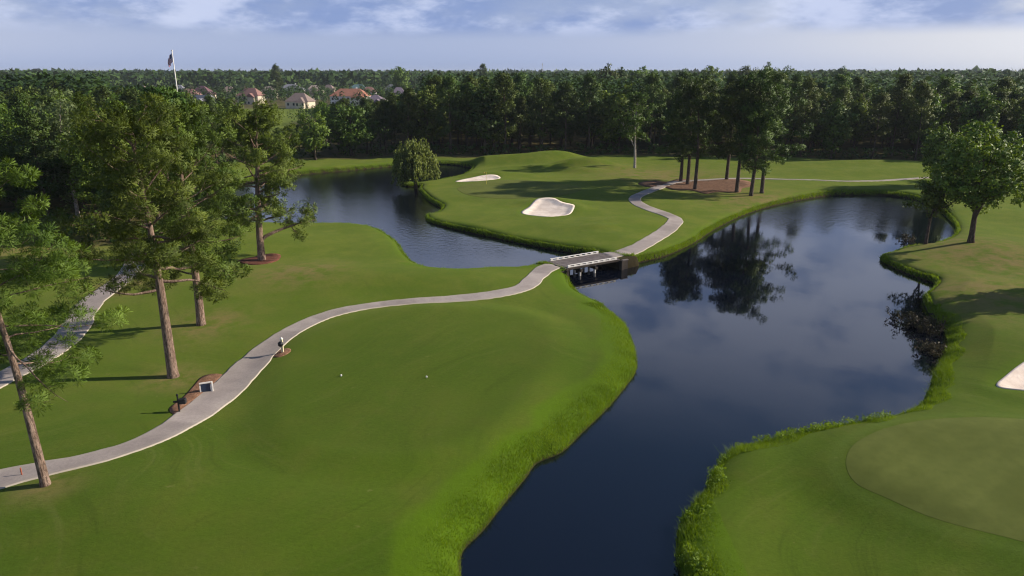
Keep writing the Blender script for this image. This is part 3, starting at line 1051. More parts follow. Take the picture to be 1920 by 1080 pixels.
p = build_broad(5, 13.3, 0.25, 5.3, 0.36, 330, 46, 0.20, 0.85, lean=(-0.5, 0), bend=0.25, limbs=16, lump=0.2)
plant_tree('broadleaf_tree', mesh_pair('right_tree', p, M['bark_dark'], M['broad']), (x, y, z), 0.0, 1.0, 'rounded broadleaf tree on the lawn right of the large pond', 'tree')
x, y, z = ground_loc(1735, 459)
p = build_broad(6, 8.2, 0.42, 2.6, 0.22, 70, 40, 0.18, 0.7, lean=(0.4, 0), bend=0.3, limbs=7)
plant_tree('broadleaf_tree', mesh_pair('bank_tree', p, M['bark_dark'], M['broad']), (x, y, z), 0.0, 1.0, 'small dark-trunked tree at the pond edge left of the rounded tree', 'tree')

# pines standing on the far lawn
grp = [(1276, 341, 15.6, 4.0, 'leftmost'), (1289, 347, 16.4, 3.8, 'second'), (1303, 356, 16.8, 4.6, 'third'), (1362, 339, 15.8, 4.0, 'fourth'), (1381, 361, 16.8, 4.2, 'fifth'), (1408, 367, 14.0, 3.6, 'sixth'), (1428, 363, 17.2, 6.2, 'rightmost')]
for i, (px, py, H, Rc, w_) in enumerate(grp):
    x, y, z = ground_loc(px, py)
    p = build_pine(60 + i, H, 0.36 if i != 5 else 0.30, Rc * 1.1, 0.34, 30, 14, 11, 0.065, 0.5, lean=((0.9, 0.2) if i == 6 else (0.2, 0.1)), bend=0.3, sub=4, pad=1.0)
    plant_tree('pine_tree', mesh_pair('lawn_pine', p, M['bark_dark'], M['forest']), (x, y, z), i * 1.3, 1.0, '%s of the seven tall pines grouped on the far lawn' % w_, 'pine tree', 'tall pines on the far lawn')
x, y, z = ground_loc(1190, 316)
p = build_pine(81, 14.5, 0.42, 3.4, 0.30, 15, 11, 11, 0.08, 0.6, lean=(-0.2, 0), bend=0.35, sub=3, pad=0.9, fork=(5.0, 2.8, 6.2, 0.85), limb_r=0.25)
plant_tree('broadleaf_tree', mesh_pair('pale_bole_tree', p, M['bark_pale'], M['broad']), (x, y, z), 0.0, 1.0, 'sparse tree with a pale forked trunk in front of the dark forest', 'tree')


# willow on its spit
def build_willow(seed, H, Rc):
    rng = np.random.default_rng(seed)
    mb = MB()
    mb.tube([(0, 0, -0.4), (0.1, 0, 1.2), (0.0, 0.1, 2.4), (0.2, 0, 4.0)], [0.34, 0.26, 0.22, 0.14], 8)
    C, T = [], []
    for i in range(30):
        az = i * 2.4
        r = Rc * rng.uniform(0.15, 0.85)
        top = np.array([math.cos(az) * r, math.sin(az) * r, H * rng.uniform(0.62, 1.0) - r * 0.35])
        mb.tube([(0.1, 0, 2.0 + rng.uniform(0, 2)), (top[0] * 0.45, top[1] * 0.45, top[2] * 0.75), tuple(top)], [0.09, 0.06, 0.02], 4, False)
        tn = rng.uniform(0.2, 0.9)
        L = top[2] * rng.uniform(0.45, 0.85)
        for s in range(6):
            o = top + rng.normal(size=3) * np.array([0.5, 0.5, 0.25])
            for h in np.arange(0, L, 0.42):
                C.append(o + np.array([math.cos(az), math.sin(az), 0]) * min(0.9, h * 0.22) - np.array([0, 0, h]) + rng.normal(size=3) * 0.10)
                T.append(np.clip(tn + rng.normal() * 0.15, 0, 1))
    C = np.array(C)
    return mb, leaf_mesh(rng, C, np.full(len(C), 0.36), 9, 0.2, np.array(T), 1.3, 0.75, False)


x, y, z = ground_loc(779, 343)
plant_tree('willow_tree', mesh_pair('willow', build_willow(9, 9.0, 4.0), M['bark_dark'], M['willow']), (x, y, max(z, 0.35)), 0.0, 1.0, 'pale green weeping willow on the shore of the left pond', 'willow')
x, y, z = ground_loc(660, 292)
p = build_broad(15, 12.6, 0.10, 7.6, 0.4, 240, 30, 0.34, 1.1, limbs=10, lump=0.22)
plant_tree('broadleaf_tree', mesh_pair('shore_oak', p, M['bark_dark'], M['broad']), (x, y, z), 0.0, 1.0, 'wide leafy tree on the far lawn strip behind the left pond', 'tree')
x, y, z = ground_loc(592, 300)
p = build_broad(16, 10.5, 0.15, 4.0, 0.3, 120, 30, 0.32, 1.0, limbs=8)
plant_tree('broadleaf_tree', mesh_pair('shore_oak_small', p, M['bark_dark'], M['broad']), (x, y, z), 0.0, 1.0, 'smaller dark tree left of the wide tree behind the left pond', 'tree')
# rounded pale shrub in the clearing on the left
x, y, z = ground_loc(95, 450)
p = build_broad(17, 3.0, 0.02, 3.0, 0.10, 70, 46, 0.15, 0.7, limbs=6, lump=0.1)
plant_tree('shrub', mesh_pair('pale_shrub', p, M['bark_dark'], M['pale']), (x, y, z), 0.0, 1.0, 'rounded greyish green shrub at the edge of the left woods', 'shrub')

# ------------------------------------------------------------------ woods of single trees
PINES, BROADS, PALES = [], [], []
for i in range(6):
    PINES.append(mesh_pair('wood_pine', build_pine(200 + i, 17.0, (0.30, 0.36, 0.25, 0.33, 0.4, 0.28)[i], (3.1, 3.5, 2.9, 3.7, 3.3, 3.0)[i], 0.24, 30, 11, 8, 0.09, 0.6, lean=(0.2, 0.2), bend=0.3, sub=3, sides=6, top_bias=0.3, pad=1.0), M['bark_dark'], M['forest']))
for i in range(5):
    BROADS.append(mesh_pair('wood_broadleaf', build_broad(300 + i, 15.0, (0.14, 0.2, 0.1, 0.22, 0.16)[i], (4.4, 4.0, 4.8, 3.8, 4.3)[i], 0.28, 190, 30, 0.34, 1.1, limbs=7, lump=0.28, sides=6), M['bark_dark'], M['broad']))
NEARB = [mesh_pair('near_broadleaf', build_broad(330 + i, 15.0, 0.14, (4.6, 4.2, 5.0)[i], 0.3, 330, 46, 0.19, 0.9, limbs=9, lump=0.3, sides=7), M['bark_dark'], M['broad']) for i in range(3)]
PALES.append(mesh_pair('wood_pale', build_broad(350, 15.5, 0.15, 3.6, 0.25, 240, 40, 0.20, 0.8, limbs=8, lump=0.3, sides=6), M['bark_pale'], M['pale']))

rng = random.Random(42)


def inside(pt, poly):
    return poly_dist(np.array([pt[0]]), np.array([pt[1]]), poly, True, 60)[0]


def cap_height(px, y):
    """The lots and the second fairway on the left keep the trees before them low."""
    if 445 < px < 600 and y > 120:
        return min(21, 22 - y * math.tan(R(4.55)) if y < 280 else 22 - y * 0.0485)
    if 600 <= px < 735 and y > 165:
        return 22.3 - y * 0.0485
    if 335 < px <= 445 and y > 100:
        return 22.0 - y * 0.0400
    if 735 <= px < 790 and y > 165:
        return 22.0 - y * 0.036
    if 195 < px <= 335 and y > 110:
        return 22.0 - y * 0.0235
    return 99


def poisson(poly, step, tries, keep):
    lo, hi = poly.min(0), poly.max(0)
    cell = {}
    out = []
    for _ in range(tries):
        p = (rng.uniform(lo[0], hi[0]), rng.uniform(lo[1], hi[1]))
        if not keep(p):
            continue
        k = (int(p[0] // step), int(p[1] // step))
        if any((q[0] - p[0]) ** 2 + (q[1] - p[1]) ** 2 < step * step for a in (-1, 0, 1) for b in (-1, 0, 1) for q in cell.get((k[0] + a, k[1] + b), ())):
            continue
        cell.setdefault(k, []).append(p)
        out.append(p)
    return out


def in_view(p, m=1.06):
    return abs(p[0]) < 0.735 * m * p[1] * CP + 6


left_zone = np.array([(-160, 100), (-66, 92), (-57, 91), (-51, 83), (-42, 83), (-44, 96), (-52, 110), (-60, 123), (-66, 142), (-64, 168), (-46, 176), (-60, 205), (-150, 205)], float)
edge_zone = np.array([(-44, 178), (-10, 179), (10, 181), (30, 184), (50, 181), (75, 175), (100, 169), (121, 160), (116, 141), (131, 125), (160, 122), (175, 215), (-60, 215)], float)
left_pts = poisson(left_zone, 5.6, 6000, lambda p: inside(p, left_zone) > 0 and in_view(p))
edge_pts = poisson(edge_zone, 5.3, 9000, lambda p: inside(p, edge_zone) > 0 and in_view(p, 1.0))
WORDS = ['first', 'second', 'third', 'fourth', 'fifth', 'sixth', 'seventh', 'eighth', 'ninth', 'tenth', 'eleventh', 'twelfth', 'thirteenth', 'fourteenth', 'fifteenth', 'sixteenth', 'seventeenth', 'eighteenth', 'nineteenth', 'twentieth']
TENS = {2: 'twenty', 3: 'thirty', 4: 'forty', 5: 'fifty', 6: 'sixty'}


def nth(i):
    if i < 20:
        return WORDS[i]
    a, b = divmod(i + 1, 10)
    return TENS[a] + '-' + WORDS[b - 1] if b else TENS[a][:-1] + 'ieth'


n_l = n_e = 0
woods = []
for (x, y) in left_pts:
    px = to_px(x, y, 10)[0]
    cap = cap_height(px, y)
    kind = 'broad' if rng.random() < 0.62 else 'pine'
    H = min(rng.uniform(12.0, 16.6) - (1.0 if y < 105 else 0), cap - rng.uniform(0, 1.5))
    if H < 4.5:
        continue
    woods.append((x, y, H, kind, 'left'))
for (x, y) in edge_pts:
    px = to_px(x, y, 10)[0]
    cap = cap_height(px, y)
    kind = 'pine' if rng.random() < (0.86 if px < 1500 else 0.62) else 'broad'
    H = min(rng.uniform(12.0, 18.8), cap - rng.uniform(0, 1.5))
    if H < 4.5:
        continue
    woods.append((x, y, H, kind, 'edge'))
x, y, z = at(105, 175, 99)
woods.append((x, y, z - 1.0, 'pale', 'left'))
x, y, z = at(180, 228, 93)
woods.append((x, y, z - 1.0, 'broad', 'left'))
x, y, z = at(305, 158, 78)
woods.append((x, y, z - 2.6, 'pine', 'tall'))
front = sorted([t for t in woods if t[4] == 'edge' and inside((t[0], t[1]), edge_zone) < 4.5 and t[1] < 190 and abs(to_px(t[0], t[1], 9)[0] - 960) < 960], key=lambda t: to_px(t[0], t[1], 9)[0])
front_ix = {id(t): i for i, t in enumerate(front)}
fl = sorted([t for t in woods if t[4] == 'left' and t[3] != 'pale' and t[1] < 108 and to_px(t[0], t[1], 9)[0] > 0], key=lambda t: to_px(t[0], t[1], 9)[0])
fl_ix = {id(t): i for i, t in enumerate(fl)}
for t in woods:
    x, y, H, kind, zone = t
    px = to_px(x, y, H)[0]
    z = gz(x, y)
    rz = rng.uniform(0, 6.28)
    if kind == 'pale':
        plant_tree('broadleaf_tree', PALES[0], (x, y, z), rz, H / 15.5, 'pale silvery green tree rising from the left woods', 'tree')
        continue
    pr = rng.choice(PINES) if kind == 'pine' else rng.choice(NEARB if y < 112 else BROADS)
    s = H / (17.0 if kind == 'pine' else 15.0)
    nm = 'pine_tree' if kind == 'pine' else 'broadleaf_tree'
    wd_ = 'pine' if kind == 'pine' else 'broadleaf tree'
    if zone == 'tall':
        lb, g = 'tall pine topping the left woods just below the flagpole', None
    elif id(t) in front_ix:
        lb, g = '%s in the front row of the forest edge, %s tree from the left' % (wd_, nth(front_ix[id(t)])), 'front row of the forest edge'
    elif id(t) in fl_ix:
        lb, g = '%s at the near edge of the left woods, %s tree from the left' % (wd_, nth(fl_ix[id(t)])), 'near edge of the left woods'
    elif zone == 'edge':
        side = 'left of' if px < 960 else ('right of' if px > 1450 else 'behind')
        lb, g = '%s standing deep in the forest %s the far lawn, crown among crowns' % (wd_, side), '%ss deep in the forest %s the far lawn' % (wd_, side)
    else:
        lb, g = '%s deep inside the mixed woods left of the ponds' % wd_, '%ss deep in the left woods' % wd_
    plant_tree(nm, pr, (x, y, z), rz, s * rng.uniform(0.95, 1.12), lb, 'pine tree' if kind == 'pine' else 'tree', g, s)

# trees just outside the right edge that throw the shadows seen on the lawns
for i, (px, py, Y, H, lb) in enumerate([(2100, 562, 0, 11.0, 'tree just beyond the right edge beside the near lawn'), (1985, 345, 0, 13.0, 'tree at the right edge behind the rounded tree'), (1935, 338, 0, 14.0, 'leafy tree half cut off by the right edge behind the lawn'), (1752, 349, 0, 11.5, 'tree hidden behind the left half of the rounded tree'), (1835, 346, 0, 11.5, 'tree hidden behind the middle of the rounded tree')]):
    x, y, z = ground_loc(px, py)
    plant_tree('broadleaf_tree', BROADS[i % 5], (x, y, z), i, H / 15.0, lb, 'tree')


# low growth along the forest edge
def edge_scrub():
    r = np.random.default_rng(77)
    C = []
    for poly, a, b in ((edge_zone, 0, 9), (left_zone, 0, 10)):
        for i in range(a, b):
            p, q = poly[i], poly[i + 1]
            L = np.linalg.norm(q - p)
            for _ in range(int(L * 2.6)):
                c = p + (q - p) * r.uniform()
                c = c + r.normal(size=2) * 1.0 + np.array([0, 1.6])
                C.append((c[0], c[1], r.uniform(0.1, 2.6) ** 1.0))
    C = np.array(C)
    C[:, 2] += land(C[:, 0], C[:, 1])
    v, f, t, nr = leaf_mesh(r, C, r.uniform(0.5, 1.2, len(C)), 16, 0.30, np.clip(r.normal(0.4, 0.2, len(C)), 0, 1), crown=False)
    tag(link('undergrowth', np_mesh('undergrowth', v, f, {'tint': t}, normals=nr), M['forest']), 'dark scrub along the foot of the woods', 'scrub', kind='stuff')


edge_scrub()


# ------------------------------------------------------------------ far forest that reads as one mass
def far_forest():
    r = np.random.default_rng(5)
    V, NN, T = [], [], []
    half = R(40)

    def tmpl(n, Rc, H, hb, leafs, kind):
        u = unit(r.normal(size=(n, 3)))
        rr = r.uniform(0.3, 1, (n, 1)) ** 0.5
        if kind == 'pine':
            t = r.uniform(0, 1, (n, 1)) ** 0.8
            env = np.sqrt(np.clip(1 - ((t - 0.3) / 0.75) ** 2, 0.02, 1))
            az = r.uniform(0, 6.28, (n, 1))
            c = np.concatenate([np.cos(az) * env * Rc * rr, np.sin(az) * env * Rc * rr, H * (hb + (1 - hb) * t)], 1)
        else:
            c = u * rr * np.array([Rc, Rc, H * (1 - hb) / 2]) + np.array([0, 0, H * (1 + hb) / 2])
        nn = unit(unit(c - np.array([0, 0, H * 0.6])) + r.normal(size=(n, 3)) * 0.55 + np.array([0, 0, 0.3]))
        a = unit(np.cross(nn, r.normal(size=(n, 3))))
        b = np.cross(nn, a)
        s = leafs * r.uniform(0.6, 1.3, (n, 1))
        nr = unit(unit(c - np.array([0, 0, H * 0.5])) * 0.8 + np.array([0, 0, 0.35]) + r.normal(size=(n, 3)) * 0.15)
        b = np.where((-np.cross(a, b) * nr).sum(-1, keepdims=True) < 0, -b, b)
        return np.stack([c - a * s, c + b * s * 0.7, c + a * s, c - b * s * 0.7], 1).reshape(-1, 3), np.repeat(nr, 4, 0)

    def band(r0, r1, count, n, Rc, leafs, hmin, hmax, pine_share, wide=1.0):
        ts = [tmpl(n, Rc * wide, 1.0 * 16, 0.28, leafs, 'pine') for _ in range(4)] + [tmpl(n, Rc * 1.35 * wide, 16.0, 0.2, leafs, 'broad') for _ in range(4)]
        a = r.uniform(-half, half, count)
        d = np.sqrt(r.uniform(r0 * r0, r1 * r1, count))
        x, y = d * np.sin(a), d * np.cos(a)
        H = r.uniform(hmin, hmax, count) + 2.2 * vnoise(x * 0.006, y * 0.006, 6)
        px = 960 + FPX * x / (y * CP)
        cap = np.array([cap_height(p, q_) if q_ < 440 else 99 for p, q_ in zip(px, y)])
        H = np.minimum(H, cap - r.uniform(0, 1.5, count))
        ok = (H > 3.5) & (poly_dist(x, y, FAIRWAY2) < -1) & (poly_dist(x, y, edge_zone) < 0) & (poly_dist(x, y, left_zone) < 0)
        lots = (px > 190) & (px < 800) & (y > 355) & (y < 720)
        H = np.where(lots, np.minimum(H, r.uniform(5, 11, count)), H)
        ok &= ~(lots & (r.uniform(0, 1, count) < 0.45))
        patch = vnoise(x * 0.012, y * 0.012, 12)
        for i in np.nonzero(ok)[0]:
            k = r.integers(0, 4) if r.uniform() < pine_share - 0.35 * patch[i] else r.integers(4, 8)
            t, tn = ts[k]
            s = H[i] / 16.0
            th = r.uniform(0, 6.28)
            c, sn = math.cos(th) * s, math.sin(th) * s
            v = np.empty_like(t)
            v[:, 0] = t[:, 0] * c - t[:, 1] * sn + x[i]
            v[:, 1] = t[:, 0] * sn + t[:, 1] * c + y[i]
            v[:, 2] = t[:, 2] * s + 0.9
            V.append(v)
            w = np.empty_like(tn)
            w[:, 0] = tn[:, 0] * math.cos(th) - tn[:, 1] * math.sin(th)
            w[:, 1] = tn[:, 0] * math.sin(th) + tn[:, 1] * math.cos(th)
            w[:, 2] = tn[:, 2]
            NN.append(w)
            T.append(np.full(len(v), np.clip((0.35 if k < 4 else 0.65) + r.normal() * 0.18, 0, 1.1)))
    band(205, 330, 2600, 84, 3.0, 0.70, 13.5, 18.5, 0.7)
    band(330, 700, 6200, 42, 3.2, 1.15, 13.5, 19.5, 0.62)
    band(700, 1600, 8000, 18, 4.5, 2.3, 14, 21.5, 0.6, 1.2)
    band(1600, 4800, 8500, 12, 10, 5.4, 15, 25, 0.5, 1.2)
    v = np.concatenate(V)
    t = np.concatenate(T)
    tag(link('distant_forest', np_mesh('distant_forest', v, np.arange(len(v)).reshape(-1, 4), {'tint': t}, normals=np.concatenate(NN)), M['forest']), 'endless mixed forest reaching from the treeline to the horizon', 'forest', kind='stuff')


far_forest()

# single tall trees breaking the skyline
sky_trees = [(750, 128, 520, 'pale'), (905, 127, 640, 'pine'), (517, 128, 560, 'pine'), (1140, 126, 380, 'broad'), (1165, 131, 390, 'broad'), (1198, 131, 420, 'broad'), (1335, 127, 430, 'broad'), (1398, 124, 460, 'broad'), (1440, 123, 470, 'broad'), (1580, 128, 520, 'broad')]
for i, (px, py, Y, k) in enumerate(sky_trees):
    x, y, z = at(px, py, Y)
    pr = {'pale': BROADS[1], 'pine': PINES[i % 6], 'broad': BROADS[i % 5]}[k]
    H = (z - 0.9) * 1.07
    plant_tree('broadleaf_tree' if k != 'pine' else 'pine_tree', pr, (x, y, 0.9), i, H / (17.0 if k == 'pine' else 15.0),
               'tree standing above the skyline of the far forest, %s from the left' % nth([s[0] for s in sorted(sky_trees)].index(px)), 'tree' if k != 'pine' else 'pine tree', 'trees above the skyline')


# ------------------------------------------------------------------ long grass on the banks
def bank_grass():
    r = np.random.default_rng(8)
    n = 3600000
    # candidates scattered along the shoreline
    seg = np.linalg.norm(np.diff(np.vstack([SHORE, SHORE[:1]]), axis=0), axis=1)
    i = r.integers(0, len(SHORE), n)
    wgt = seg[i] / seg.max()
    i = i[r.uniform(size=n) < wgt]
    p0, p1 = SHORE[i], SHORE[(i + 1) % len(SHORE)]
    c = p0 + (p1 - p0) * r.uniform(size=(len(i), 1)) + r.normal(size=(len(i), 2)) * 1.5
    sd = -poly_dist(c[:, 0], c[:, 1], SHORE)
    Y = c[:, 1]
    lim = np.where((Y < 62) & (c[:, 0] < 10), 2.3 + 0.8 * vnoise(c[:, 0] * 0.4, c[:, 1] * 0.4, 3), np.where(Y < 62, 1.1 + 0.7 * vnoise(c[:, 0] * 0.5, c[:, 1] * 0.5, 3), 0.45))
    keep = (sd > 0.02) & (sd < lim) & (r.uniform(size=len(c)) < np.clip(60 / Y, 0.15, 1)) & (Y < 190) & (Y > 18)
    keep &= (vnoise(c[:, 0] * 1.3, c[:, 1] * 1.3, 61) > -0.9) | (sd < 0.35)
    c, sd = c[keep], sd[keep]
    Y = c[:, 1]
    z = land(c[:, 0], c[:, 1])
    tall = (0.07 + 0.22 * np.clip(1 - sd / 2.0, 0, 1)) * (1 + 0.5 * vnoise(c[:, 0] * 1.1, c[:, 1] * 1.1, 4)) * r.uniform(0.6, 1.35, len(c)) * np.where(Y > 75, 1.1, 1)
    a = r.uniform(0, 6.28, len(c))
    w = np.where(Y < 60, 0.014, 0.03) * r.uniform(0.7, 1.3, len(c))
    sx, sy = np.cos(a) * w, np.sin(a) * w
    ln = r.normal(size=(len(c), 2)) * tall[:, None] * 0.45
    b = np.stack([c[:, 0], c[:, 1], z - 0.03], -1)
    v = np.stack([b + np.stack([sx, sy, 0 * w], -1), b - np.stack([sx, sy, 0 * w], -1), b + np.stack([ln[:, 0], ln[:, 1], tall], -1)], 1).reshape(-1, 3)
    t = np.clip(0.5 + 0.45 * vnoise(c[:, 0] * 0.6, c[:, 1] * 0.6, 7) + r.normal(size=len(c)) * 0.18, 0, 1)
    tag(link('bank_grass', np_mesh('bank_grass', v, np.arange(len(v)).reshape(-1, 3), {'tint': np.repeat(t, 3)}), M['bankgrass']), 'long bright grass growing along the pond banks', 'grass', kind='stuff')
    print('bank blades', len(c))
    # leafy weeds along the near right bank
    wpx = 960 + FPX * c[:, 0] / (Y * CP + 5.8)
    m = (wpx > 1240) & (Y < 40) & (sd < 1.1) & (vnoise(c[:, 0] * 0.7, c[:, 1] * 0.7, 51) > -0.1) & (r.uniform(size=len(c)) < 0.03)
    C = np.stack([c[m, 0], c[m, 1], z[m] + r.uniform(0.1, 0.45, m.sum())], -1)
    v, f, t, nr = leaf_mesh(r, C, r.uniform(0.12, 0.34, len(C)), 16, 0.065, np.clip(r.normal(0.45, 0.25, len(C)), 0, 1))
    tag(link('bank_weeds', np_mesh('bank_weeds', v, f, {'tint': t}), M['bankgrass']), 'leafy weeds crowding the near right bank', 'weeds', kind='stuff')


bank_grass()


# scraggly brush standing in the water off the right bank
def brush(px, py, n, R_, H, label, seed):
    r = np.random.default_rng(seed)
    x, y = P(px, py, 0)
    e = empty('brush', (x, y, -0.1))
    mb = MB()
    C = []
    for i in range(n):
        a = r.uniform(0, 6.28)
        L = H * r.uniform(0.5, 1.15)
        b = np.array([r.normal() * R_ * 0.45, r.normal() * R_ * 0.7, -0.2])
        t = b + np.array([math.cos(a) * L * 0.7, math.sin(a) * L * 0.5, L])
        mb.tube([b, (b + t) / 2 + r.normal(size=3) * 0.12, t], [0.035, 0.025, 0.008], 4, False)
        for _ in range(5):
            C.append(b + (t - b) * r.uniform(0.3, 1.05) + r.normal(size=3) * 0.14)
    tag(mb.build('stems', M['bark_dark'], e), kind='stuff')
    C = np.array(C)
    v, f, t, nr = leaf_mesh(r, C, r.uniform(0.12, 0.3, len(C)), 8, 0.09, np.clip(r.normal(0.5, 0.3, len(C)), 0, 1))
    link('leaves', np_mesh('leaves', v, f, {'tint': t}), M['brush'], e)
    tag(e, label, 'brush')


brush(1722, 612, 60, 1.5, 1.2, 'dark scraggly brush standing in the water off the right bank', 4)
brush(1748, 660, 34, 1.0, 0.8, 'low dead brush at the foot of the right bank, nearer than the scraggly brush', 5)
brush(1700, 452, 16, 0.7, 1.0, 'small bush in the pond at the tip of the right shore', 6)


# ------------------------------------------------------------------ bridge
def bridge():
    a = np.array(P(1046, 496, 1.15))
    b = np.array(P(1140, 480.5, 1.15))
    L = float(np.linalg.norm(b - a))
    rz = math.atan2(b[1] - a[1], b[0] - a[0])
    e = empty('foot_bridge', (a[0], a[1], 0), rz)
    tag(e, 'low timber cart bridge with white kerb rails over the narrow water', 'bridge')
    W = 1.75
    zt = 1.16
    n = 34
    pw = (L + 0.6) / n
    plank = MB().box(0, pw - 0.018, -W, W, zt - 0.08, zt).mesh('plank')
    plank.materials.append(M['plank'])
    for i in range(n):
        o = link('plank', plank, None, e)
        o.location = (-0.3 + i * pw, 0, random.Random(i).uniform(-0.006, 0.006))
    for s in (-1, 1):
        yy = s * (W - 0.12)
        rl = MB().box(0.1, L - 0.1, yy - 0.08, yy + 0.08, zt + 0.205, zt + 0.265).build('top_rail', M['white'], e, bevel=0.015)
        MB().box(0.1, L - 0.1, yy - 0.075, yy + 0.075, zt + 0.003, zt + 0.06).build('kerb_beam', M['white'], e, bevel=0.012)
        blk = MB().box(-0.15, 0.15, yy - 0.07, yy + 0.07, zt + 0.063, zt + 0.202).mesh('rail_block')
        blk.materials.append(M['white'])
        for k in range(9):
            o = link('rail_block', blk, None, e)
            o.location = (0.3 + k * (L - 0.6) / 8, 0, 0)
        # fascia and girder
        MB().box(-0.1, L + 0.1, s * W + (0.003 if s > 0 else -0.06), s * W + (0.06 if s > 0 else -0.003), zt - 0.22, zt - 0.02).build('fascia_board', M['timber'], e)
    for yy in (-1.2, -0.4, 0.4, 1.2):
        MB().box(0, L, yy - 0.1, yy + 0.1, zt - 0.42, zt - 0.083).build('girder', M['timber'], e)
    for xx in (L * 0.27, L * 0.56):
        MB().box(xx - 0.15, xx + 0.15, -W - 0.1, W + 0.1, zt - 0.68, zt - 0.423).build('pile_cap', M['timber'], e)
        for yy in (-1.5, -0.5, 0.5, 1.5):
            MB().tube([(xx, yy, -1.4), (xx, yy, zt - 0.683)], [0.14, 0.14], 10).build('pile', M['concrete'], e, smooth=False)
    # timber bulkheads holding the banks
    for xx, t in ((-0.28, 'l'), (L + 0.28, 'r')):
        MB().box(xx - 0.12, xx + 0.12, -W - 0.45, W + 0.45, -1.2, zt - 0.14).build('bulkhead', M['timber'], e)
    for xx in (-0.28, L + 0.28):
        for yy in (-W - 0.4, W + 0.4):
            MB().box(xx - 0.14, xx + 0.14, yy - 0.14, yy + 0.14, -1.2, zt - 0.10).build('bulkhead_post', M['timber'], e)
    MB().box(L + 0.42, L + 1.2, -W - 0.30, -W - 0.12, -1.2, zt - 0.15).build('wing_wall', M['timber'], e)
    MB().box(L + 0.40, L + 1.25, -W - 0.34, -W - 0.08, zt - 0.147, zt - 0.05).build('wing_wall_cap', M['plank'], e)
    MB().box(-1.2, -0.42, -W - 0.30, -W - 0.12, -1.2, zt - 0.2).build('wing_wall', M['timber'], e)


bridge()

# ------------------------------------------------------------------ course furniture
# navy tee sign with white frame, tilted face
x, y, z = ground_loc(386, 731)
e = tag(empty('tee_sign', (x, y, z), R(24)), 'navy tee sign in a white frame on a pad beside the path', 'sign')
e.scale = (0.72, 0.72, 0.8)
MB().box(-0.62, 0.62, -0.42, 0.42, -0.1, 0.09).build('base_pad', M['concrete'], e, bevel=0.02)
MB().box(-0.50, -0.40, -0.1, 0.1, 0.093, 0.80).build('upright', M['white'], e)
MB().box(0.40, 0.50, -0.1, 0.1, 0.093, 0.80).build('upright', M['white'], e)
f = link('panel', MB().box(-0.395, 0.395, -0.03, 0.03, 0.15, 0.93).mesh('panel'), M['navy'], e)
fr = MB().box(-0.50, 0.50, -0.06, 0.06, 0.933, 1.03)
fr.build('frame_top', M['white'], e)
MB().box(0.503, 0.63, -0.16, 0.16, 0.093, 1.0).build('side_post', M['white'], e, bevel=0.02)
# black ball-washer post with box
x, y, z = ground_loc(337, 774)
e = tag(empty('ball_washer', (x, y, z), R(10)), 'black ball washer post with a side box in the straw bed', 'ball washer')
MB().tube([(0, 0, -0.2), (0, 0, 1.20)], [0.055, 0.05], 10).build('post', M['black'], e)
MB().box(0.058, 0.46, -0.16, 0.16, 0.66, 0.98).build('box', M['black'], e, bevel=0.03)
MB().tube([(-0.28, 0, 0.80), (-0.04, 0, 0.80)], [0.06, 0.07], 8).build('towel_arm', M['black'], e)
MB().tube([(0, 0, 1.203), (0, 0, 1.27), (0, 0, 1.31)], [0.07, 0.07, 0.02], 10).build('cap', M['black'], e)
MB().tube([(0, 0, 0.0), (0, 0, 0.06)], [0.22, 0.18], 12).build('foot_plate', M['black'], e)
# cream post with black washer
x, y, z = ground_loc(530, 661)
e = tag(empty('ball_washer', (x, y, z), 0), 'cream post with a round black ball washer where the path bends', 'ball washer')
MB().box(-0.085, 0.085, -0.085, 0.085, -0.2, 1.16).build('post', M['cream'], e, bevel=0.012)
MB().tube([(-0.06, -0.10, 0.62), (-0.06, -0.10, 0.70), (-0.06, -0.10, 0.90), (-0.06, -0.10, 0.98)], [0.12, 0.19, 0.19, 0.10], 12).build('washer_drum', M['black'], e, smooth=True)
MB().tube([(0, 0, 1.163), (0, 0, 1.22), (0, 0, 1.30)], [0.13, 0.10, 0.03], 10).build('cap', M['white'], e)
# red stake on the path edge
x, y, z = ground_loc(43, 899)
e = tag(empty('stake', (x, y, z)), 'thin rust red stake standing by the path at the left edge', 'stake')
MB().box(-0.025, 0.025, -0.025, 0.025, -0.2, 0.5).build('shaft', M['stake'], e)
MB().tube([(0, 0, 0.503), (0, 0, 0.56)], [0.035, 0.008], 6).build('tip', M['stake'], e)
# tee markers
for px, py, lb in ((640, 709, 'white tee marker ball on the tee, the left one'), (800, 711, 'white tee marker ball on the tee, the right one')):
    x, y, z = ground_loc(px, py)
    e = tag(empty('tee_marker', (x, y, z + 0.02)), lb, 'tee marker', 'tee markers')
    MB().tube([(0, 0, 0.03), (0, 0, 0.045), (0, 0, 0.09), (0, 0, 0.15), (0, 0, 0.17)], [0.03, 0.055, 0.07, 0.045, 0.012], 12).build('ball', M['white'], e, smooth=True)
    MB().tube([(0, 0, -0.1), (0, 0, 0.03)], [0.02, 0.02], 6).build('spike', M['steel'], e)
# flagstick on the far green
x, y, z = ground_loc(912, 347)
e = tag(empty('flagstick', (x, y, z)), 'thin yellow flagstick on the far green', 'flagstick')
MB().tube([(0, 0, -0.1), (0, 0, 2.3)], [0.025, 0.02], 6).build('pole', M['yellow'], e)
fl_ = MB()
for i in range(6):
    u0, u1 = i * 0.09, (i + 1) * 0.09
    w0, w1 = 0.05 * math.sin(i * 1.1), 0.05 * math.sin((i + 1) * 1.1)
    fl_.add([(-u0 - 0.026, w0, 2.28), (-u1 - 0.026, w1, 2.24), (-u1 - 0.026, w1, 1.94), (-u0 - 0.026, w0, 1.92)], [(0, 1, 2, 3)])
fl_.build('flag', M['yellow'], e)

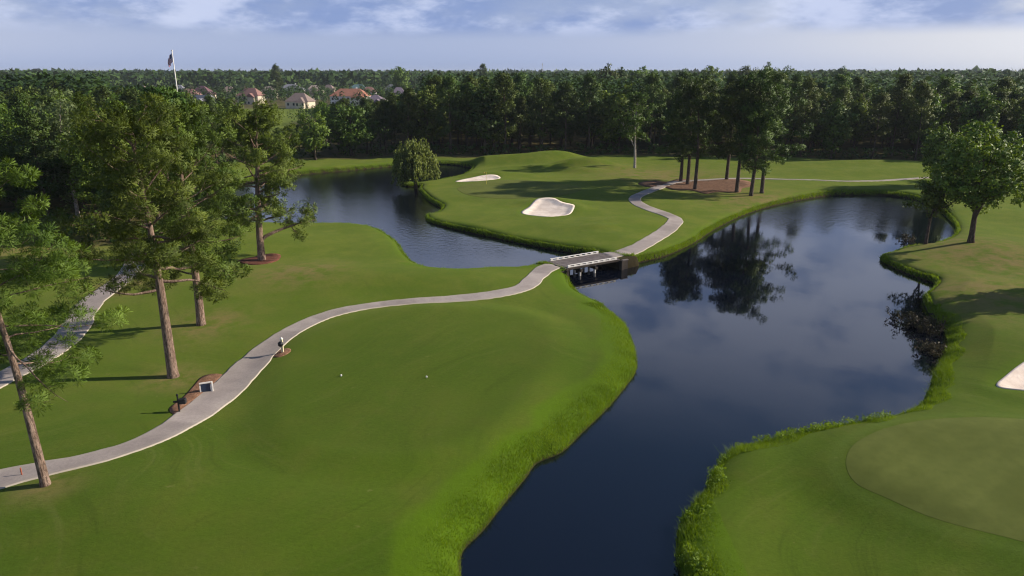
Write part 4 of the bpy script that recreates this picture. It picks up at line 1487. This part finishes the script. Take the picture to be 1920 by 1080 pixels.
# national flag on a tall white pole
x, y, zt = at(322.5, 96, 210)
xb, yb = x, y
e = tag(empty('flagpole', (xb, yb, 0.9)), 'tall white flagpole with a limp flag above the left woods', 'flagpole')
Hp = zt - 0.9
MB().tube([(0, 0, -0.3), (0, 0, Hp * 0.5), (0, 0, Hp)], [0.19, 0.16, 0.12], 12).build('pole', M['white'], e, smooth=True)
MB().tube([(0, 0, Hp + 0.003), (0, 0, Hp + 0.15), (0, 0, Hp + 0.32), (0, 0, Hp + 0.36)], [0.12, 0.26, 0.20, 0.03], 10).build('finial', M['white'], e, smooth=True)


def flag_cloth(e, Hp):
    n, m = 22, 13
    Wd, Ht = 2.0, 2.4

    def pt(i, j):
        u, v = i / n, j / m
        X = -0.20 - u * Wd * (0.55 + 0.15 * math.sin(v * 3))
        Y = 0.28 * math.sin(u * 9 + v * 1.2) * (0.3 + u)
        Z = Hp - 0.35 - v * Ht - u * 1.5
        return (X, Y, Z)
    groups = {'flag_red': MB(), 'flag_white': MB(), 'flag_blue': MB()}
    for i in range(n):
        for j in range(m):
            k = 'flag_blue' if (i < 9 and j < 7) else ('flag_red' if j % 2 == 0 else 'flag_white')
            groups[k].add([pt(i, j), pt(i + 1, j), pt(i + 1, j + 1), pt(i, j + 1)], [(0, 1, 2, 3)])
    stars = MB()
    for i in range(3):
        for j in range(3):
            c = pt(1.5 + i * 2.7, 1.2 + j * 2.2)
            stars.add([(c[0] - 0.07, c[1] - 0.02, c[2]), (c[0], c[1] - 0.02, c[2] - 0.09), (c[0] + 0.07, c[1] - 0.02, c[2]), (c[0], c[1] - 0.02, c[2] + 0.09)], [(0, 1, 2, 3)])
    cl = groups['flag_red'].build('flag', M['flag_red'], e)
    groups['flag_white'].build('white_stripes', M['flag_white'], cl)
    groups['flag_blue'].build('canton', M['flag_blue'], cl)
    stars.build('stars', M['flag_white'], cl)


flag_cloth(e, Hp)

# mast on the horizon
x, y, zt = at(1017, 118, 1500)
e = tag(empty('radio_mast', (x, y, 0.9)), 'thin pale radio mast on the horizon above the forest', 'mast')
Hm = zt - 0.9
MB().tube([(0, 0, -1), (0, 0, Hm)], [0.75, 0.4], 8).build('mast', M['steel'], e)
MB().tube([(0, 0, Hm - 4.5), (0, 0, Hm - 1.5)], [1.0, 1.0], 10).build('antenna_ring', M['steel'], e)


# ------------------------------------------------------------------ houses
def house(px, py, Y, w, d, wh, rh, wall, roof, label, rz=0.0, ridge=0.35, wing=None, dark=False, chimney=False):
    x, _, zz = at(px, py, Y)
    e = tag(empty('house', (x, Y, 0.6), rz), label, 'house')
    base = zz - 0.6 - wh                     # py is the eaves line
    h0 = max(wh, zz - 0.6)
    hw, hd = w / 2, d / 2
    wm, rm = M[wall], M[roof]
    MB().box(-hw, hw, -hd, hd, -0.5, h0).build('wall', wm, e)
    ov = 0.6
    rl = hw * ridge

    def hip(x0, x1, y0, y1, z0, z1, r0, r1, axis='x'):
        m = MB()
        if axis == 'x':
            ym = (y0 + y1) / 2
            vs = [(x0, y0, z0), (x1, y0, z0), (x1, y1, z0), (x0, y1, z0), (r0, ym, z1), (r1, ym, z1)]
            fs = [(0, 1, 5, 4), (1, 2, 5), (2, 3, 4, 5), (3, 0, 4), (3, 2, 1, 0)]
        else:
            xm = (x0 + x1) / 2
            vs = [(x0, y0, z0), (x1, y0, z0), (x1, y1, z0), (x0, y1, z0), (xm, r0, z1), (xm, r1, z1)]
            fs = [(0, 1, 4), (1, 2, 5, 4), (2, 3, 5), (3, 0, 4, 5), (3, 2, 1, 0)]
        return m.add(vs, fs)
    rf = hip(-hw - ov, hw + ov, -hd - ov, hd + ov, h0 + 0.004, h0 + rh, -rl, rl).build('roof', rm, e)
    if chimney:
        MB().box(hw * 0.3, hw * 0.3 + 0.9, 0.3, 1.2, h0 + rh * 0.4, h0 + rh + 0.8).build('chimney', wm, rf)
    fy = -hd
    if wing:
        cx, ww, wd, whh, wrh, gable = wing
        MB().box(cx - ww / 2, cx + ww / 2, -hd - wd, -hd - 0.004, -0.5, h0 * whh).build('wing_wall', wm, e)
        hip(cx - ww / 2 - ov, cx + ww / 2 + ov, -hd - wd - ov, 0.5, h0 * whh + 0.004, h0 * whh + wrh, -hd - wd - (ov if gable else -wrh * 0.8), 0.0, 'y').build('wing_roof', rm, e)
    n = max(2, int(w / 3.2))
    levels = [h0 - 1.5] + ([h0 - 4.3] if h0 > 5 else [])
    for zl in levels:
        for i in range(n):
            cx_ = -hw + (i + 0.5) * w / n
            yy = fy
            if wing and abs(cx_ - wing[0]) < wing[1] / 2 + 0.5:
                if zl > h0 * wing[3] - 0.7:
                    continue
                yy = -hd - wing[2]
            win = MB().box(cx_ - 0.72, cx_ + 0.72, yy - 0.06, yy - 0.003, zl - 0.85, zl + 0.85).build('window', M['white'], e)
            MB().box(cx_ - 0.58, cx_ + 0.58, yy - 0.09, yy - 0.063, zl - 0.72, zl + 0.72).build('pane', M['glass'], win)
    return e


for nm, col in (('tan_wall', (0.52, 0.44, 0.34)), ('white_wall', (0.74, 0.71, 0.67)), ('buff_wall', (0.60, 0.52, 0.40))):
    M[nm] = plain(nm, col, 0.85, 0.2, 0.08, 0.6)
for nm, col in (('grey_roof', (0.21, 0.21, 0.24)), ('purple_roof', (0.19, 0.155, 0.19)), ('brown_roof', (0.23, 0.175, 0.155)), ('tan_roof', (0.30, 0.25, 0.215)), ('red_roof', (0.25, 0.140, 0.120)), ('terracotta_roof', (0.36, 0.165, 0.110)), ('teal_roof', (0.12, 0.20, 0.20)), ('maroon_roof', (0.16, 0.09, 0.10))):
    M[nm] = plain(nm, col, 0.85, 0.15, 0.2, 1.5)

HOUSES = [
    (505, 171, 24, 9, 6.0, 3.8, 'tan_wall', 'tan_roof', 'small tan roofed house left of the pale grey hip roof', 6, 0.4, None, False),
    (617, 168, 22, 9, 6.0, 4.2, 'buff_wall', 'brown_roof', 'brown roofed house between the peaked tan roof and the terracotta one', -8, 0.3, None, False),
    (692, 173, 24, 9, 6.0, 4.0, 'white_wall', 'red_roof', 'small red roofed house just behind the terracotta one', 3, 0.4, None, False),
    (735, 167, 22, 9, 6.0, 4.0, 'white_wall', 'grey_roof', 'small grey roofed house behind the dark purple roof', 0, 0.4, None, False),
    (335, 168, 24, 9, 6.0, 4.0, 'white_wall', 'grey_roof', 'grey roofed house just right of the flagpole foot, behind the crowns', 0, 0.4, None, False),
    (430, 172, 22, 9, 6.0, 4.0, 'tan_wall', 'brown_roof', 'brown roofed house between the maroon and the pinkish red roofs', 9, 0.4, None, False),
    (384, 193, 38, 9, 4.5, 4.2, 'white_wall', 'grey_roof', 'white house with a steep grey roof, just right of the flagpole', -18, 0.9, (2.5, 5, 2.0, 0.9, 3.0, True), False),
    (355, 178, 36, 9, 6.0, 4.0, 'tan_wall', 'red_roof', 'tan house with a faded red roof left of the steep grey roof', 8, 0.4, None, False),
    (380, 176, 40, 9, 6.0, 5.5, 'tan_wall', 'maroon_roof', 'house with a tall maroon hip roof behind the steep grey roof', -5, 0.2, None, False),
    (471, 179, 40, 10, 6.0, 4.8, 'buff_wall', 'red_roof', 'house with a pinkish red roof left of the second fairway', -10, 0.45, (3, 5, 2, 0.85, 2.5, True), False),
    (546, 168, 46, 11, 6.0, 4.6, 'white_wall', 'grey_roof', 'white house with a pale grey hip roof at the back of the row', 5, 0.3, (6, 7, 3, 0.8, 2.8, False), True),
    (590, 172, 32, 10, 6.0, 5.0, 'tan_wall', 'tan_roof', 'house with a peaked tan roof above the second fairway', 12, 0.3, (-3, 5, 2, 0.8, 2.6, True), False),
    (563, 190, 42, 11, 4.2, 4.8, 'buff_wall', 'brown_roof', 'low buff house with a big brown roof, nearest the second fairway', -8, 0.4, (3.0, 5, 3, 0.9, 2.8, False), False),
    (657, 180, 66, 11, 6.0, 4.6, 'white_wall', 'terracotta_roof', 'large house with a bright terracotta roof in the middle of the row', -4, 0.55, (6.5, 8, 3, 0.9, 3.2, False), True),
    (672, 168, 34, 9, 6.0, 4.4, 'white_wall', 'teal_roof', 'house with a teal roof peeping over the terracotta one', 0, 0.4, None, False),
    (705, 190, 36, 10, 5.0, 3.6, 'white_wall', 'purple_roof', 'white house with a purplish grey hip roof right of the terracotta one', -6, 0.15, (2.6, 4, 2, 0.9, 2.0, True), False),
    (748, 178, 28, 9, 6.0, 5.0, 'tan_wall', 'purple_roof', 'house with a dark purple roof half hidden by trees at the row end', 4, 0.3, None, False),
    (774, 182, 18, 8, 5.5, 3.0, 'white_wall', 'tan_roof', 'small pale house among trees, rightmost of the row', 0, 0.4, None, False),
    (236, 171, 28, 9, 6.0, 3.6, 'white_wall', 'grey_roof', 'pale house with a grey roof far left behind the woods', 10, 0.4, None, False),
    (266, 170, 28, 9, 6.0, 4.0, 'tan_wall', 'brown_roof', 'brown roofed house far left of the flagpole', -6, 0.4, None, False),
    (860, 162, 16, 8, 6.0, 5.0, 'tan_wall', 'terracotta_roof', 'small house with an orange roof alone among the forest crowns', 0, 0.4, None, False),
    (1652, 159, 24, 9, 6.0, 4.0, 'white_wall', 'grey_roof', 'white house showing between the crowns far on the right', 0, 0.5, None, False),
]
for px, py, wpx, d, wh, rh, wl_, rf_, lb, rz, rdg, wing, chim in HOUSES:
    ang_ = PITCH - math.atan((540 - py) / FPX)
    Y = (CAM_Z - wh - 0.6) / math.tan(ang_)               # the eaves stand wh above the ground
    house(px, py, Y, wpx / FPX * Y, d, wh, rh, wl_, rf_, lb, R(rz), rdg, wing, False, chim)

# ------------------------------------------------------------------ the air
hz = MB().box(-7200, 7200, -7200, 7200, -2.6, 48).mesh('haze')
t = NT('thin_haze')
for l in list(t.l):
    t.l.remove(l)
vol = t.n.new('ShaderNodeVolumePrincipled')
vol.inputs['Color'].default_value = c3(0.80, 0.88, 1.0)
vol.inputs['Density'].default_value = 0.00008
vol.inputs['Anisotropy'].default_value = 0.1
t.l.new(vol.outputs[0], t.out.inputs['Volume'])
tag(link('haze', hz, t.m), 'thin bluish haze in the air', 'haze', kind='stuff')
